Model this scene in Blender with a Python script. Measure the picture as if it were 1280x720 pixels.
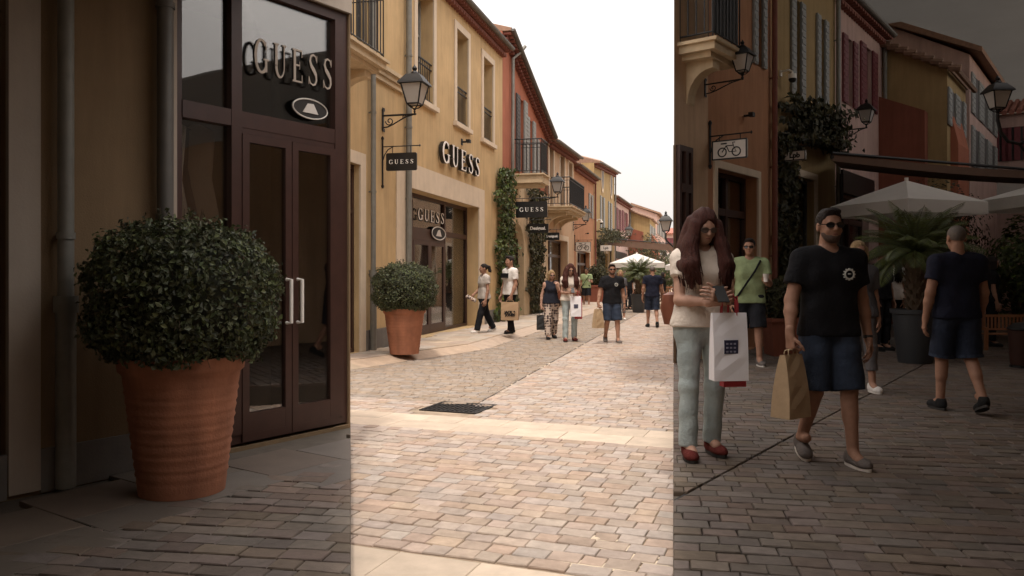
import bpy, math, random
import numpy as np
from mathutils import Matrix, Vector
R = math.radians
random.seed(7); rng = np.random.default_rng(7)
scn = bpy.context.scene
for o in list(bpy.data.objects): bpy.data.objects.remove(o)
# ------------------------------------------------------------------ camera, sky, sun, exposure
EYE, F, HOR = 1.5, 1000.0, 343.0
cam = bpy.data.cameras.new('camera'); camo = bpy.data.objects.new('camera', cam)
scn.collection.objects.link(camo); scn.camera = camo
camo.location = (0, 0, EYE); camo.rotation_euler = (R(90), 0, 0)
cam.sensor_width = 36; cam.lens = 36*F/1280; cam.shift_y = (HOR-360)/1280
cam.clip_start = 0.05; cam.clip_end = 2000
SUN_TO = Vector((-0.10, -0.995, 0)).normalized(); SUN_EL = R(71)
world = bpy.data.worlds.new("World"); scn.world = world; world.use_nodes = True
nt = world.node_tree; nt.nodes.clear()
sky = nt.nodes.new('ShaderNodeTexSky'); sky.sky_type = 'NISHITA'; sky.sun_disc = False
sky.sun_elevation = SUN_EL; sky.sun_rotation = math.atan2(SUN_TO.x, SUN_TO.y)
sky.dust_density = 6; sky.air_density = 1.2; sky.ozone_density = 1
bg = nt.nodes.new('ShaderNodeBackground'); bg.inputs['Strength'].default_value = 0.15
mx = nt.nodes.new('ShaderNodeMix'); mx.data_type = 'RGBA'; mx.inputs[0].default_value = 0.86
wc = nt.nodes.new('ShaderNodeTexNoise'); wc.inputs['Scale'].default_value = 1.6; wc.inputs['Detail'].default_value = 4
rp = nt.nodes.new('ShaderNodeValToRGB')
rp.color_ramp.elements[0].position = .3; rp.color_ramp.elements[0].color = (8.3, 7.65, 7.2, 1)
rp.color_ramp.elements[1].position = .75; rp.color_ramp.elements[1].color = (8.9, 8.35, 7.95, 1)
wo = nt.nodes.new('ShaderNodeOutputWorld')
nt.links.new(sky.outputs[0], mx.inputs[6]); nt.links.new(wc.outputs[0], rp.inputs[0]); nt.links.new(rp.outputs[0], mx.inputs[7])
tcw = nt.nodes.new('ShaderNodeTexCoord'); sx = nt.nodes.new('ShaderNodeSeparateXYZ'); nt.links.new(tcw.outputs['Generated'], sx.inputs[0])
def _m(op, a, b=None):
    n = nt.nodes.new('ShaderNodeMath'); n.operation = op
    for i, q in enumerate((a, b)):
        if q is None: continue
        if isinstance(q, (int, float)): n.inputs[i].default_value = q
        else: nt.links.new(q, n.inputs[i])
    return n.outputs[0]
lum = _m('ADD', _m('MULTIPLY', _m('POWER', _m('MAXIMUM', sx.outputs[2], 0.0), 1.4), 1.10), .385)      # overcast: brighter overhead than near the horizon
sc_ = nt.nodes.new('ShaderNodeVectorMath'); sc_.operation = 'SCALE'; nt.links.new(mx.outputs[2], sc_.inputs[0]); nt.links.new(lum, sc_.inputs['Scale'])
nt.links.new(sc_.outputs[0], bg.inputs['Color']); nt.links.new(bg.outputs[0], wo.inputs[0])
sun = bpy.data.lights.new('sun', 'SUN'); sun.energy = 1.1; sun.angle = R(5); sun.color = (1, .92, .82)
so = bpy.data.objects.new('sun', sun); scn.collection.objects.link(so)
tosun = Vector((SUN_TO.x*math.cos(SUN_EL), SUN_TO.y*math.cos(SUN_EL), math.sin(SUN_EL)))
so.rotation_euler = tosun.to_track_quat('Z', 'Y').to_euler(); so.location = (0, -20, 40)
scn.view_settings.view_transform = 'Standard'; scn.view_settings.look = 'None'
scn.view_settings.gamma = 1; scn.view_settings.use_curve_mapping = False
scn.view_settings.exposure = 1.07
scn.render.engine = 'CYCLES'

# ------------------------------------------------------------------ materials
def _n(nt, t, **kw):
    n = nt.nodes.new(t)
    for k, v in kw.items(): n.inputs[k].default_value = v
    return n
def c4(c): return (c[0], c[1], c[2], 1)
MATS = {}
def mat(name, col, rough=.8, metal=0, var=.12, nscale=6, bump=.0, bscale=60, streak=0., island=0., spec=.5, hue=None, trans=0., coord='Object', bdist=.01, stretch=None):
    if name in MATS: return MATS[name]
    m = bpy.data.materials.new(name); m.use_nodes = True; nt = m.node_tree; nt.nodes.clear(); L = nt.links.new
    out = nt.nodes.new('ShaderNodeOutputMaterial'); b = nt.nodes.new('ShaderNodeBsdfPrincipled')
    b.inputs['Roughness'].default_value = rough; b.inputs['Metallic'].default_value = metal
    b.inputs['Specular IOR Level'].default_value = spec
    tc = nt.nodes.new('ShaderNodeTexCoord'); vec = tc.outputs[coord]
    if stretch:
        mp = nt.nodes.new('ShaderNodeMapping'); mp.inputs['Scale'].default_value = stretch; L(vec, mp.inputs[0]); vec = mp.outputs[0]
    n1 = _n(nt, 'ShaderNodeTexNoise', Scale=nscale, Detail=6., Roughness=.6); L(vec, n1.inputs['Vector'])
    mr = nt.nodes.new('ShaderNodeMapRange'); mr.inputs[1].default_value = .25; mr.inputs[2].default_value = .75
    mr.inputs[3].default_value = 1-var; mr.inputs[4].default_value = 1+var; L(n1.outputs[0], mr.inputs[0])
    val = mr.outputs[0]
    if streak:
        mp = nt.nodes.new('ShaderNodeMapping'); mp.inputs['Scale'].default_value = (2.2, 2.2, .22); L(tc.outputs[coord], mp.inputs[0])
        n2 = _n(nt, 'ShaderNodeTexNoise', Scale=2.5, Detail=5., Roughness=.65); L(mp.outputs[0], n2.inputs['Vector'])
        m2 = nt.nodes.new('ShaderNodeMapRange'); m2.inputs[1].default_value = .3; m2.inputs[2].default_value = .7
        m2.inputs[3].default_value = 1-streak; m2.inputs[4].default_value = 1+streak*.5; L(n2.outputs[0], m2.inputs[0])
        mu = nt.nodes.new('ShaderNodeMath'); mu.operation = 'MULTIPLY'; L(val, mu.inputs[0]); L(m2.outputs[0], mu.inputs[1]); val = mu.outputs[0]
    hsv = _n(nt, 'ShaderNodeHueSaturation', Color=c4(col))
    if island:
        g = nt.nodes.new('ShaderNodeNewGeometry'); m3 = nt.nodes.new('ShaderNodeMapRange')
        m3.inputs[3].default_value = 1-island; m3.inputs[4].default_value = 1+island; L(g.outputs['Random Per Island'], m3.inputs[0])
        mu = nt.nodes.new('ShaderNodeMath'); mu.operation = 'MULTIPLY'; L(val, mu.inputs[0]); L(m3.outputs[0], mu.inputs[1]); val = mu.outputs[0]
        if hue:
            wn = nt.nodes.new('ShaderNodeTexWhiteNoise'); wn.noise_dimensions = '1D'; L(g.outputs['Random Per Island'], wn.inputs['W'])
            m4 = nt.nodes.new('ShaderNodeMapRange'); m4.inputs[3].default_value = .5-hue; m4.inputs[4].default_value = .5+hue
            L(wn.outputs[0], m4.inputs[0]); L(m4.outputs[0], hsv.inputs['Hue'])
            m5 = nt.nodes.new('ShaderNodeMapRange'); m5.inputs[3].default_value = .65; m5.inputs[4].default_value = 1.2
            sep = nt.nodes.new('ShaderNodeSeparateColor'); L(wn.outputs[1], sep.inputs[0]); L(sep.outputs[1], m5.inputs[0]); L(m5.outputs[0], hsv.inputs['Saturation'])
    L(val, hsv.inputs['Value']); L(hsv.outputs[0], b.inputs['Base Color'])
    if bump:
        n3 = _n(nt, 'ShaderNodeTexNoise', Scale=bscale, Detail=8., Roughness=.65); L(vec, n3.inputs['Vector'])
        bp = nt.nodes.new('ShaderNodeBump'); bp.inputs['Strength'].default_value = bump; bp.inputs['Distance'].default_value = bdist
        L(n3.outputs[0], bp.inputs['Height']); L(bp.outputs[0], b.inputs['Normal'])
    if trans:
        tr = nt.nodes.new('ShaderNodeBsdfTranslucent'); L(hsv.outputs[0], tr.inputs[0]); ms = nt.nodes.new('ShaderNodeMixShader')
        ms.inputs[0].default_value = trans; L(b.outputs[0], ms.inputs[1]); L(tr.outputs[0], ms.inputs[2]); L(ms.outputs[0], out.inputs[0])
    else: L(b.outputs[0], out.inputs[0])
    MATS[name] = m; return m
def glass(name, tint=(.82, .80, .77), base=.10, boost=.75):
    if name in MATS: return MATS[name]
    m = bpy.data.materials.new(name); m.use_nodes = True; nt = m.node_tree; nt.nodes.clear(); L = nt.links.new
    out = nt.nodes.new('ShaderNodeOutputMaterial'); t = nt.nodes.new('ShaderNodeBsdfTransparent'); t.inputs[0].default_value = c4(tint)
    g = nt.nodes.new('ShaderNodeBsdfGlossy'); g.inputs['Roughness'].default_value = .015
    lw = nt.nodes.new('ShaderNodeLayerWeight'); lw.inputs[0].default_value = .35
    mr = nt.nodes.new('ShaderNodeMapRange'); mr.inputs[3].default_value = base; mr.inputs[4].default_value = boost; L(lw.outputs['Fresnel'], mr.inputs[0])
    nz = _n(nt, 'ShaderNodeTexNoise', Scale=1.3, Detail=1.); tc = nt.nodes.new('ShaderNodeTexCoord'); L(tc.outputs['Object'], nz.inputs['Vector'])
    bp = nt.nodes.new('ShaderNodeBump'); bp.inputs['Strength'].default_value = .06; bp.inputs['Distance'].default_value = .05
    L(nz.outputs[0], bp.inputs['Height']); L(bp.outputs[0], g.inputs['Normal'])
    ms = nt.nodes.new('ShaderNodeMixShader'); L(mr.outputs[0], ms.inputs[0]); L(t.outputs[0], ms.inputs[1]); L(g.outputs[0], ms.inputs[2])
    L(ms.outputs[0], out.inputs[0]); MATS[name] = m; return m
def stucco(name, col, var=.13): return mat('stucco_'+name, col, .92, var=var, nscale=1.3, bump=.35, bscale=90, streak=.17, spec=.2)
M = dict(
 ochre=stucco('ochre', (.56, .40, .215)), red=stucco('red', (.38, .14, .085)), peach=stucco('peach', (.55, .385, .255)),
 orange=stucco('orange', (.44, .225, .125)), yellow=stucco('yellow', (.37, .26, .125)), pink=stucco('pink', (.52, .36, .31)), maroon=stucco('maroon', (.24, .085, .055)),
 cream=mat('cream_trim', (.66, .55, .42), .85, var=.08, nscale=3, bump=.15, bscale=70, streak=.08, spec=.3),
 creamstone=mat('cream_stone', (.55, .43, .28), .85, var=.14, nscale=5, bump=.3, bscale=50, streak=.12, spec=.3),
 plinth=mat('grey_plinth', (.17, .155, .14), .85, var=.15, nscale=5, bump=.2, streak=.1),
 dochre=stucco('dimmed_ochre', (.21, .145, .085)), dcream=mat('dimmed_cream_trim', (.40, .34, .28), .85, var=.08, nscale=3, bump=.15, streak=.08),  # darker twins of ochre and cream, dimness put into the colour
 zinc=mat('zinc', (.22, .215, .19), .6, .25, var=.15, nscale=9, streak=.12), gutter=mat('grey_gutter', (.13, .125, .115), .55, .3, var=.15),
 iron=mat('black_iron', (.018, .017, .017), .5, .4, var=.2, nscale=30, bump=.1), wood=mat('brown_frame', (.05, .022, .016), .45, var=.18, nscale=8),
 dark=mat('dark_interior', (.03, .027, .025), .9), darkwood=mat('dark_shutter', (.055, .05, .048), .6, var=.2, nscale=12),
 greyshut=mat('grey_shutter', (.27, .275, .26), .6, var=.12, nscale=12), redshut=mat('red_shutter', (.16, .035, .04), .6, var=.15, nscale=12),
 tile=mat('roof_tile', (.25, .15, .10), .85, var=.25, nscale=9, island=.2, bump=.3), redtile=mat('red_roof_tile', (.36, .15, .11), .85, var=.25, nscale=9, bump=.3),
 genoise=mat('maroon_genoise', (.20, .07, .05), .85, var=.15), terracotta=mat('terracotta', (.36, .148, .082), .85, var=.26, nscale=4, bump=.3, bscale=60, streak=.28),
 soil=mat('soil', (.03, .022, .015), 1., bump=.5), leaf=mat('shrub_leaf', (.075, .087, .040), .55, island=.65, hue=.03, var=.3, nscale=3, trans=.15, spec=.3),
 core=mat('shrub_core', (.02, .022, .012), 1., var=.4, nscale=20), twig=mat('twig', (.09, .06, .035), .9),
 ivy=mat('ivy_leaf', (.075, .10, .03), .5, island=.5, hue=.03, var=.3, nscale=3, trans=.2, spec=.3),
 ivydark=mat('dark_ivy_leaf', (.055, .052, .022), .6, island=.5, hue=.03, var=.3, nscale=3, trans=.15, spec=.3),
 palm=mat('palm_leaf', (.095, .115, .035), .45, island=.35, hue=.015, var=.25, trans=.2, spec=.4), palmtrunk=mat('palm_trunk', (.09, .06, .035), .9, bump=.5, bscale=30, var=.3),
 anth=mat('anthracite_pot', (.04, .042, .045), .55, var=.12), sign=mat('black_sign', (.012, .012, .012), .35, var=.1), white=mat('white_paint', (.8, .77, .72), .5, var=.04),
 letter=mat('ivory_letter', (.85, .82, .78), .4, var=.03), signwhite=mat('white_board', (.62, .58, .53), .5, var=.05), canvas=mat('white_canvas', (.80, .78, .74), .9, var=.06, nscale=2, trans=.25),
 awn=mat('brown_awning', (.13, .075, .05), .9, var=.15, nscale=3), frost=mat('frosted_glass', (.62, .59, .55), .35, var=.05, trans=.35),
 sett=mat('sandstone_sett', (.405, .318, .258), .8, island=.13, hue=.007, var=.16, nscale=14, streak=.16, bump=.5, bscale=45, spec=.3, bdist=.006),
 settshade=mat('shade_toned_sett', (.30, .238, .185), .8, island=.11, hue=.003, var=.16, nscale=14, streak=.16, bump=.5, bscale=45, spec=.3, bdist=.006),  # the house row's cast shade is put into this browner tone
 settd=mat('dimmed_sett', (.125, .097, .078), .8, island=.2, hue=.015, var=.22, nscale=14, bump=.5, bscale=45, spec=.3, bdist=.006),  # darker twin of the street sett, dimness put into the colour
 mortar=mat('sand_mortar', (.33, .255, .185), .95, var=.5, nscale=5, bump=.5, bscale=120), mortard=mat('dimmed_mortar', (.09, .075, .06), .95, var=.3, nscale=5, bump=.4, bscale=120),  # second mortar is a darker twin with the dimness in its colour
 slab=mat('cream_slab', (.54, .44, .345), .7, island=.10, streak=.12, var=.10, nscale=6, bump=.2, bscale=60, spec=.35), slabd=mat('dimmed_slab', (.105, .082, .064), .75, island=.12, hue=.008, var=.14, nscale=5, bump=.2),  # second slab is darkened too, dimness sits in its colour
 walk=mat('sidewalk_slab', (.42, .335, .26), .8, streak=.15, island=.12, hue=.01, var=.14, nscale=4, bump=.2, bscale=60), ground=mat('far_paving', (.40, .32, .23), .9, var=.2, nscale=2, bump=.3),
 plaster=mat('grey_plaster', (.40, .385, .365), .95, var=.08, nscale=.6, bump=.1), benchwood=mat('orange_wood', (.30, .13, .06), .6, var=.2, nscale=10),
 pane=glass('shop_glass'), dpane=glass('upper_glass', (.35, .35, .35), .12, .8), veil=mat('added_roof_sheet', (.225, .22, .212), .9, var=.05, nscale=.7, trans=.6), slot=mat('black_slot', (.01, .009, .008), .8),  # translucent sheet for the added shade roofs, passing a little daylight
)
def simple(name, col, rough=.85, **kw): return mat(name, col, rough, **kw)

# ------------------------------------------------------------------ mesh helpers
class MB:
    def __init__(s): s.v = []; s.f = []
    def add(s, vs, fs):
        b = len(s.v); s.v += [tuple(float(c) for c in v) for v in vs]; s.f += [tuple(b+i for i in f) for f in fs]; return s
    def box(s, c, d, m=None):
        x, y, z = [q/2 for q in d]
        vs = [Vector((sx*x, sy*y, sz*z)) for sx in (-1, 1) for sy in (-1, 1) for sz in (-1, 1)]
        if m is not None: vs = [m @ v for v in vs]
        vs = [v+Vector(c) for v in vs]
        return s.add(vs, [(0, 1, 3, 2), (4, 6, 7, 5), (0, 4, 5, 1), (2, 3, 7, 6), (0, 2, 6, 4), (1, 5, 7, 3)])
    def bb(s, x0, x1, y0, y1, z0, z1): return s.box(((x0+x1)/2, (y0+y1)/2, (z0+z1)/2), (abs(x1-x0), abs(y1-y0), abs(z1-z0)))
    def prism(s, poly, ext):          # poly: list of 3D points, ext: 3D vector
        n = len(poly); e = Vector(ext); vs = [Vector(p) for p in poly]; vs = vs+[p+e for p in vs]
        return s.add(vs, [tuple(range(n))[::-1], tuple(range(n, 2*n))]+[(i, (i+1) % n, n+(i+1) % n, n+i) for i in range(n)])
    def tube(s, path, rad, n=8, cap=True):
        P = [Vector(p) for p in path]; k = len(P); rs = rad if isinstance(rad, (list, tuple)) else [rad]*k
        vs = []; up = None
        for i in range(k):
            t = (P[min(i+1, k-1)]-P[max(i-1, 0)]).normalized()
            if up is None: up = Vector((0, 0, 1)) if abs(t.z) < .9 else Vector((1, 0, 0))
            a = t.cross(up).normalized(); b = a.cross(t).normalized(); up = b
            for j in range(n):
                q = 2*math.pi*j/n; vs.append(P[i]+(a*math.cos(q)+b*math.sin(q))*rs[i])
        fs = [(i*n+j, i*n+(j+1) % n, (i+1)*n+(j+1) % n, (i+1)*n+j) for i in range(k-1) for j in range(n)]
        if cap: fs += [tuple(range(n))[::-1], tuple(range((k-1)*n, k*n))]
        return s.add(vs, fs)
    def lathe(s, prof, c=(0, 0, 0), n=32):
        vs = []; k = len(prof)
        for r, z in prof:
            for j in range(n):
                q = 2*math.pi*j/n; vs.append((c[0]+r*math.cos(q), c[1]+r*math.sin(q), c[2]+z))
        fs = [(i*n+j, i*n+(j+1) % n, (i+1)*n+(j+1) % n, (i+1)*n+j) for i in range(k-1) for j in range(n)]
        fs += [tuple(range(n))[::-1], tuple(range((k-1)*n, k*n))]
        return s.add(vs, fs)
    def xf(s, m): s.v = [tuple(m @ Vector(v)) for v in s.v]; return s
    def build(s, name, m, parent=None, smooth=False):
        me = bpy.data.meshes.new(name); me.from_pydata(s.v, [], s.f); me.validate(); me.update()
        me.materials.append(m)
        if smooth: me.polygons.foreach_set('use_smooth', [True]*len(me.polygons))
        o = bpy.data.objects.new(name, me); scn.collection.objects.link(o)
        if parent is not None: o.parent = parent
        return o
def npmesh(name, V, Fc, m, parent=None, smooth=True):
    me = bpy.data.meshes.new(name); me.from_pydata(np.asarray(V).tolist(), [], [tuple(f) for f in np.asarray(Fc).tolist()]); me.update(); me.materials.append(m)
    if smooth: me.polygons.foreach_set('use_smooth', [True]*len(me.polygons))
    o = bpy.data.objects.new(name, me); scn.collection.objects.link(o)
    if parent is not None: o.parent = parent
    return o
def tag(o, label=None, cat=None, group=None, kind=None):
    if label: o['label'] = label
    if cat: o['category'] = cat
    if group: o['group'] = group
    if kind: o['kind'] = kind
    return o
def thing(name, label, cat, loc=(0, 0, 0), rz=0, group=None):
    o = bpy.data.objects.new(name, None); o.empty_display_size = .1; scn.collection.objects.link(o)
    o.location = loc; o.rotation_euler = (0, 0, rz); return tag(o, label, cat, group)
def dup(root, loc=None, rz=None, label=None, group=None):
    def cp(o, par):
        c = o.copy(); scn.collection.objects.link(c)
        if par is not None: c.parent = par
        for ch in list(o.children): cp(ch, c)
        return c
    r = cp(root, None)
    if loc is not None: r.location = loc
    if rz is not None: r.rotation_euler = (0, 0, rz)
    if label: r['label'] = label
    if group: r['group'] = group
    return r
def smoothby(o, ang=40):
    me = o.data; me.polygons.foreach_set('use_smooth', [True]*len(me.polygons))
    try: me.set_sharp_from_angle(angle=R(ang))
    except Exception: pass
    return o
# --- facade frames: e runs along the facade (away from the camera), n points out to the street
class View:
    def __init__(s, P0, e, zb, a=1., inv=False):
        s.P0 = Vector(P0); s.e = Vector(e).normalized(); s.n = Vector((s.e.y, -s.e.x)); s.zb = zb; s.inv = inv
        s.ang = math.atan2(-s.e.x, s.e.y)
    def px(s, x, y): return (640+(x-640)/3.16, 360+(y-360)/3.16) if s.inv else (x, y)
    def T(s, x, v=0):
        k = (s.px(x, 0)[0]-640)/F; P = s.P0+s.n*v
        return (k*P.y-P.x)/(s.e.x-k*s.e.y)
    def V(s, x, t):
        k = (s.px(x, 0)[0]-640)/F; P = s.P0+s.e*t
        return (k*P.y-P.x)/(s.n.x-k*s.n.y)
    def W(s, t, v=0, z=0):
        p = s.P0+s.e*t+s.n*v; return Vector((p.x, p.y, z))
    def Z(s, t, v=0): return s.W(t, v).y
    def H(s, x, y, v=0, t=None):
        t = s.T(x, v) if t is None else t
        return EYE-(s.px(x, y)[1]-HOR)/F*s.Z(t, v)
    def thing(s, name, label, cat, t, v=0, z=0, group=None): return thing(name, label, cat, s.W(t, v, z), s.ang, group)
rr = Vector((.9713, -.2379)); ss = Vector((.2379, .9713))
VC = View(rr*-6.1, ss, .1)
VF = View(rr*-6.1, ss, .1, inv=True)
VR = View((2.323, 11.5), (.612, .791), .22)
VL = View((-2.94, 4.59), (.57, .822), .22)
def at(x, Z, z=0): return Vector(((x-640)/F*Z, Z, z))
# ------------------------------------------------------------------ ground
def inpoly(p, poly):
    c = False; n = len(poly); x, y = p
    for i in range(n):
        x1, y1 = poly[i]; x2, y2 = poly[(i+1) % n]
        if (y1 > y) != (y2 > y) and x < (x2-x1)*(y-y1)/(y2-y1)+x1: c = not c
    return c
def clip2(poly, px, py, nx, ny):
    out = []; n = len(poly)
    for i in range(n):
        a, b = poly[i], poly[(i+1) % n]; da = (a[0]-px)*nx+(a[1]-py)*ny; db = (b[0]-px)*nx+(b[1]-py)*ny
        if da <= 0: out.append(a)
        if (da < 0) != (db < 0) and da != db: t = da/(da-db); out.append((a[0]+(b[0]-a[0])*t, a[1]+(b[1]-a[1])*t))
    return out
def setts(test, q0, q1, p0, p1, pd, qd, sp, sq, z=0., gap=.0045, jit=.006, hgt=.03, rz=.003, planes=(), bev=.005, drop=.006, vary=.3, tilt=.016):
    """rows along pd, stacked along qd; each stone a separate bevelled slab of one paving mesh, cut clean at planes (x, y, nx, ny, ymax)"""
    Vs = []; Fs = []; q = q0
    while q < q1:
        h = sq*(1+random.uniform(-.07, .07)); p = p0+random.uniform(0, sp)
        while p < p1:
            w = sp*random.uniform(1-vary, 1+vary); cx = pd[0]*(p+w/2)+qd[0]*(q+h/2); cy = pd[1]*(p+w/2)+qd[1]*(q+h/2)
            near = [P for P in planes if cy < P[4] and abs((cx-P[0])*P[2]+(cy-P[1])*P[3]) < w+h]
            if test(cx, cy) or (near and any(test(cx-P[2]*k, cy-P[3]*k) for P in near for k in (w*.4, w*.8))):
                g = gap*random.uniform(.5, 1.4); t1, t2 = random.uniform(-tilt, tilt), random.uniform(-tilt, tilt); tz = z+random.uniform(-rz, rz); cor = []
                for a, c in ((0, 0), (.5, 0), (1, 0), (1, 1), (.5, 1), (0, 1)):
                    pp = p+w*a+(g*.5 if a == 0 else -g*.5 if a == 1 else 0)+random.uniform(-jit, jit)*.45; qq = q+(g*1.5 if c == 0 else h-g*1.5)+random.uniform(-jit, jit)*.8
                    cor.append((pd[0]*pp+qd[0]*qq, pd[1]*pp+qd[1]*qq))
                for P in near: cor = clip2(cor, *P[:4]) if len(cor) > 2 else cor
                n = len(cor)
                if n > 2:
                    mx = sum(c[0] for c in cor)/n; my = sum(c[1] for c in cor)/n; b = len(Vs)
                    for k in range(3):
                        for x, y in cor:
                            L = math.hypot(x-mx, y-my)+1e-6; e = min(.4, bev/L) if k == 1 else 0; xx, yy = x+(mx-x)*e, y+(my-y)*e
                            zz = z-hgt if k == 2 else tz-(drop if not k else 0)+(xx-mx)*t1+(yy-my)*t2; Vs.append((xx, yy, zz))
                    s = pd[0]*qd[1]-pd[1]*qd[0] > 0
                    fs = [tuple(b+n+i for i in range(n))]+[(b+i, b+(i+1) % n, b+n+(i+1) % n, b+n+i) for i in range(n)]+[(b+2*n+i, b+2*n+(i+1) % n, b+(i+1) % n, b+i) for i in range(n)]
                    Fs += fs if s else [f[::-1] for f in fs]
            p += w
        q += h
    m = MB(); m.v = Vs; m.f = Fs; return m
_k = 1/math.hypot(1, .202)
PLL = (0, 0, -_k, -.202*_k, 6.84); PLR = (0, 0, _k, -.202*_k, 11.5)          # keep the open middle
TLL = (0, 0, _k, .202*_k, 6.84); TRR = (0, 0, -_k, .202*_k, 11.5)            # keep the terraces
g = MB(); g.add([(-400, -100, -.03), (400, -100, -.03), (400, 700, -.03), (-400, 700, -.03)], [(0, 1, 2, 3)])
tag(g.build('ground', M['ground']), kind='structure')
KL = [(-.30, 1.5), (-1.38, 6.84)]; KR = [(.303, 1.5), (2.323, 11.5)]
def side(x, y):      # inside the open middle wedge
    if y < 1.2: return False
    if y <= 6.84 and x < -.202*y+.02: return False
    if y <= 11.5 and x > .202*y-.02: return False
    return True
pd = Vector((.935, -.354)); qd = Vector((.354, .935))
def street_v(x, y): return x*rr.x+y*rr.y
def walkedge(x, y):
    t = x*ss.x+y*ss.y
    return -4.35 if t > 15.5 else -4.35-(15.5-t)*.30
def openstreet(x, y):
    if not side(x, y): return False
    k = x/y
    if k < -.23 or k > .30 or y > 34: return False
    v = street_v(x, y)
    if v < walkedge(x, y)+.05: return False
    return True
SLOTV = -2.6
GR = (-.60, 9.05)   # grating centre
def main_t(x, y):
    q = x*qd.x+y*qd.y
    if 6.93 < q < 7.72 or q < 3.87: return False
    if abs(x*pd.x+y*pd.y-(GR[0]*pd.x+GR[1]*pd.y)) < .40 and 7.7 < q < 8.42: return False
    return openstreet(x, y)
def leftside(x, y): return street_v(x, y) < SLOTV
_s0 = rr*SLOTV
SLR = (_s0.x+rr.x*.011, _s0.y+rr.y*.011, -rr.x, -rr.y, 99); SLL = (_s0.x-rr.x*.011, _s0.y-rr.y*.011, rr.x, rr.y, 99)
m1 = setts(lambda x, y: main_t(x, y) and x*qd.x+y*qd.y < 8.42, 3.87, 8.42, -16, 12, pd, qd, .178, .136, planes=(PLL, PLR))
m1b = setts(lambda x, y: main_t(x, y) and not leftside(x, y) and x*qd.x+y*qd.y >= 8.42, 8.42, 36, -16, 12, pd, qd, .178, .134, planes=(PLR, SLR))
m1.add(m1b.v, m1b.f)
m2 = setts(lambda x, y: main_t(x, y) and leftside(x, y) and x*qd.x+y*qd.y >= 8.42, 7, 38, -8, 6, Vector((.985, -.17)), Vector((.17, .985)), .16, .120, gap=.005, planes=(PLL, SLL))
tag(m2.build('shade_toned_paving', M['settshade']), kind='structure')  # shade on this strip is painted in by the browner stone
tag(m1.build('street_paving', M['sett']), kind='structure')
# sand bed just under the stones
bed = MB(); bed.add([(-30, 1, -.012), (30, 1, -.012), (30, 60, -.012), (-30, 60, -.012)], [(0, 1, 2, 3)])
tag(bed.build('street_bed', M['mortar']), kind='structure')
# pale slab bands crossing the street
b1 = setts(lambda x, y: side(x, y), 7.33, 7.40, -6, 6, pd, qd, .44, .375, gap=.003, jit=.002, rz=.001, planes=(PLL, PLR), bev=.004, drop=.003, vary=.15, tilt=.002)
b1b = setts(lambda x, y: side(x, y), 6.95, 7.0, -6, 6, pd, qd, .60, .37, gap=.003, jit=.002, rz=.001, planes=(PLL, PLR), bev=.004, drop=.003, vary=.2, tilt=.002)
b1.add(b1b.v, b1b.f)
b2 = setts(lambda x, y: side(x, y), 3.28, 3.5, -4, 4, pd, qd, .48, .57, gap=.004, jit=.003, rz=.001, planes=(PLL, PLR), bev=.005, drop=.004, vary=.15, tilt=.002)
b3 = setts(lambda x, y: side(x, y), 2.66, 2.9, -4, 4, pd, qd, .48, .57, gap=.004, jit=.003, rz=.001, planes=(PLL, PLR), bev=.005, drop=.004, vary=.15, tilt=.002)
b1.add(b2.v, b2.f); b1.add(b3.v, b3.f)
tag(b1.build('pale_slab_band', M['slab']), kind='structure')
# sidewalk in front of the left row
W2 = lambda v, t, z: tuple(list(rr*v+ss*t)+[z])
sw = MB(); ts = [8, 12, 15.5, 70]
for i in range(3):
    for (va, vb, za, zb_) in ((-6.4, None, .1, .1),):
        e0 = -4.35 if ts[i] >= 15.5 else -4.35-(15.5-ts[i])*.30; e1 = -4.35 if ts[i+1] >= 15.5 else -4.35-(15.5-ts[i+1])*.30
        sw.add([W2(-6.4, ts[i], .088), W2(e0-.35, ts[i], .088), W2(e1-.35, ts[i+1], .088), W2(-6.4, ts[i+1], .088)], [(0, 1, 2, 3)])
        sw.add([W2(e0-.35, ts[i], .088), W2(e0, ts[i], -.008), W2(e1, ts[i+1], -.008), W2(e1-.35, ts[i+1], .088)], [(0, 1, 2, 3)])
tag(sw.build('sidewalk', M['walk']), kind='structure')
pl1 = rr*-4.7+ss*20; pa_, pb_ = rr*-4.7+ss*15.5, rr*-5.75+ss*12; nv = (rr*3.5-ss*1.05).normalized()
slab_kw = dict(z=.1, gap=.003, jit=.002, rz=.001, hgt=.02, bev=.004, drop=.003, tilt=.001)
sl = setts(lambda x, y: -6.35 < street_v(x, y) < -4.7 and x*ss.x+y*ss.y > 15.5, 15.5, 60, -6.4, -4.4, rr, ss, .5, .62, planes=((pl1.x, pl1.y, rr.x, rr.y, 99), (pa_.x, pa_.y, -ss.x, -ss.y, 99)), **slab_kw)
sl2 = setts(lambda x, y: -6.35 < street_v(x, y) and (Vector((x, y))-pa_).dot(nv) < 0 and 8 < x*ss.x+y*ss.y < 15.5, 8, 15.5, -6.4, -4.4, rr, ss, .5, .62, planes=((pa_.x, pa_.y, nv.x, nv.y, 99), (pa_.x, pa_.y, ss.x, ss.y, 99)), **slab_kw); sl.add(sl2.v, sl2.f)
tag(sl.build('sidewalk_slabs', M['walk']), kind='structure')
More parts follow.
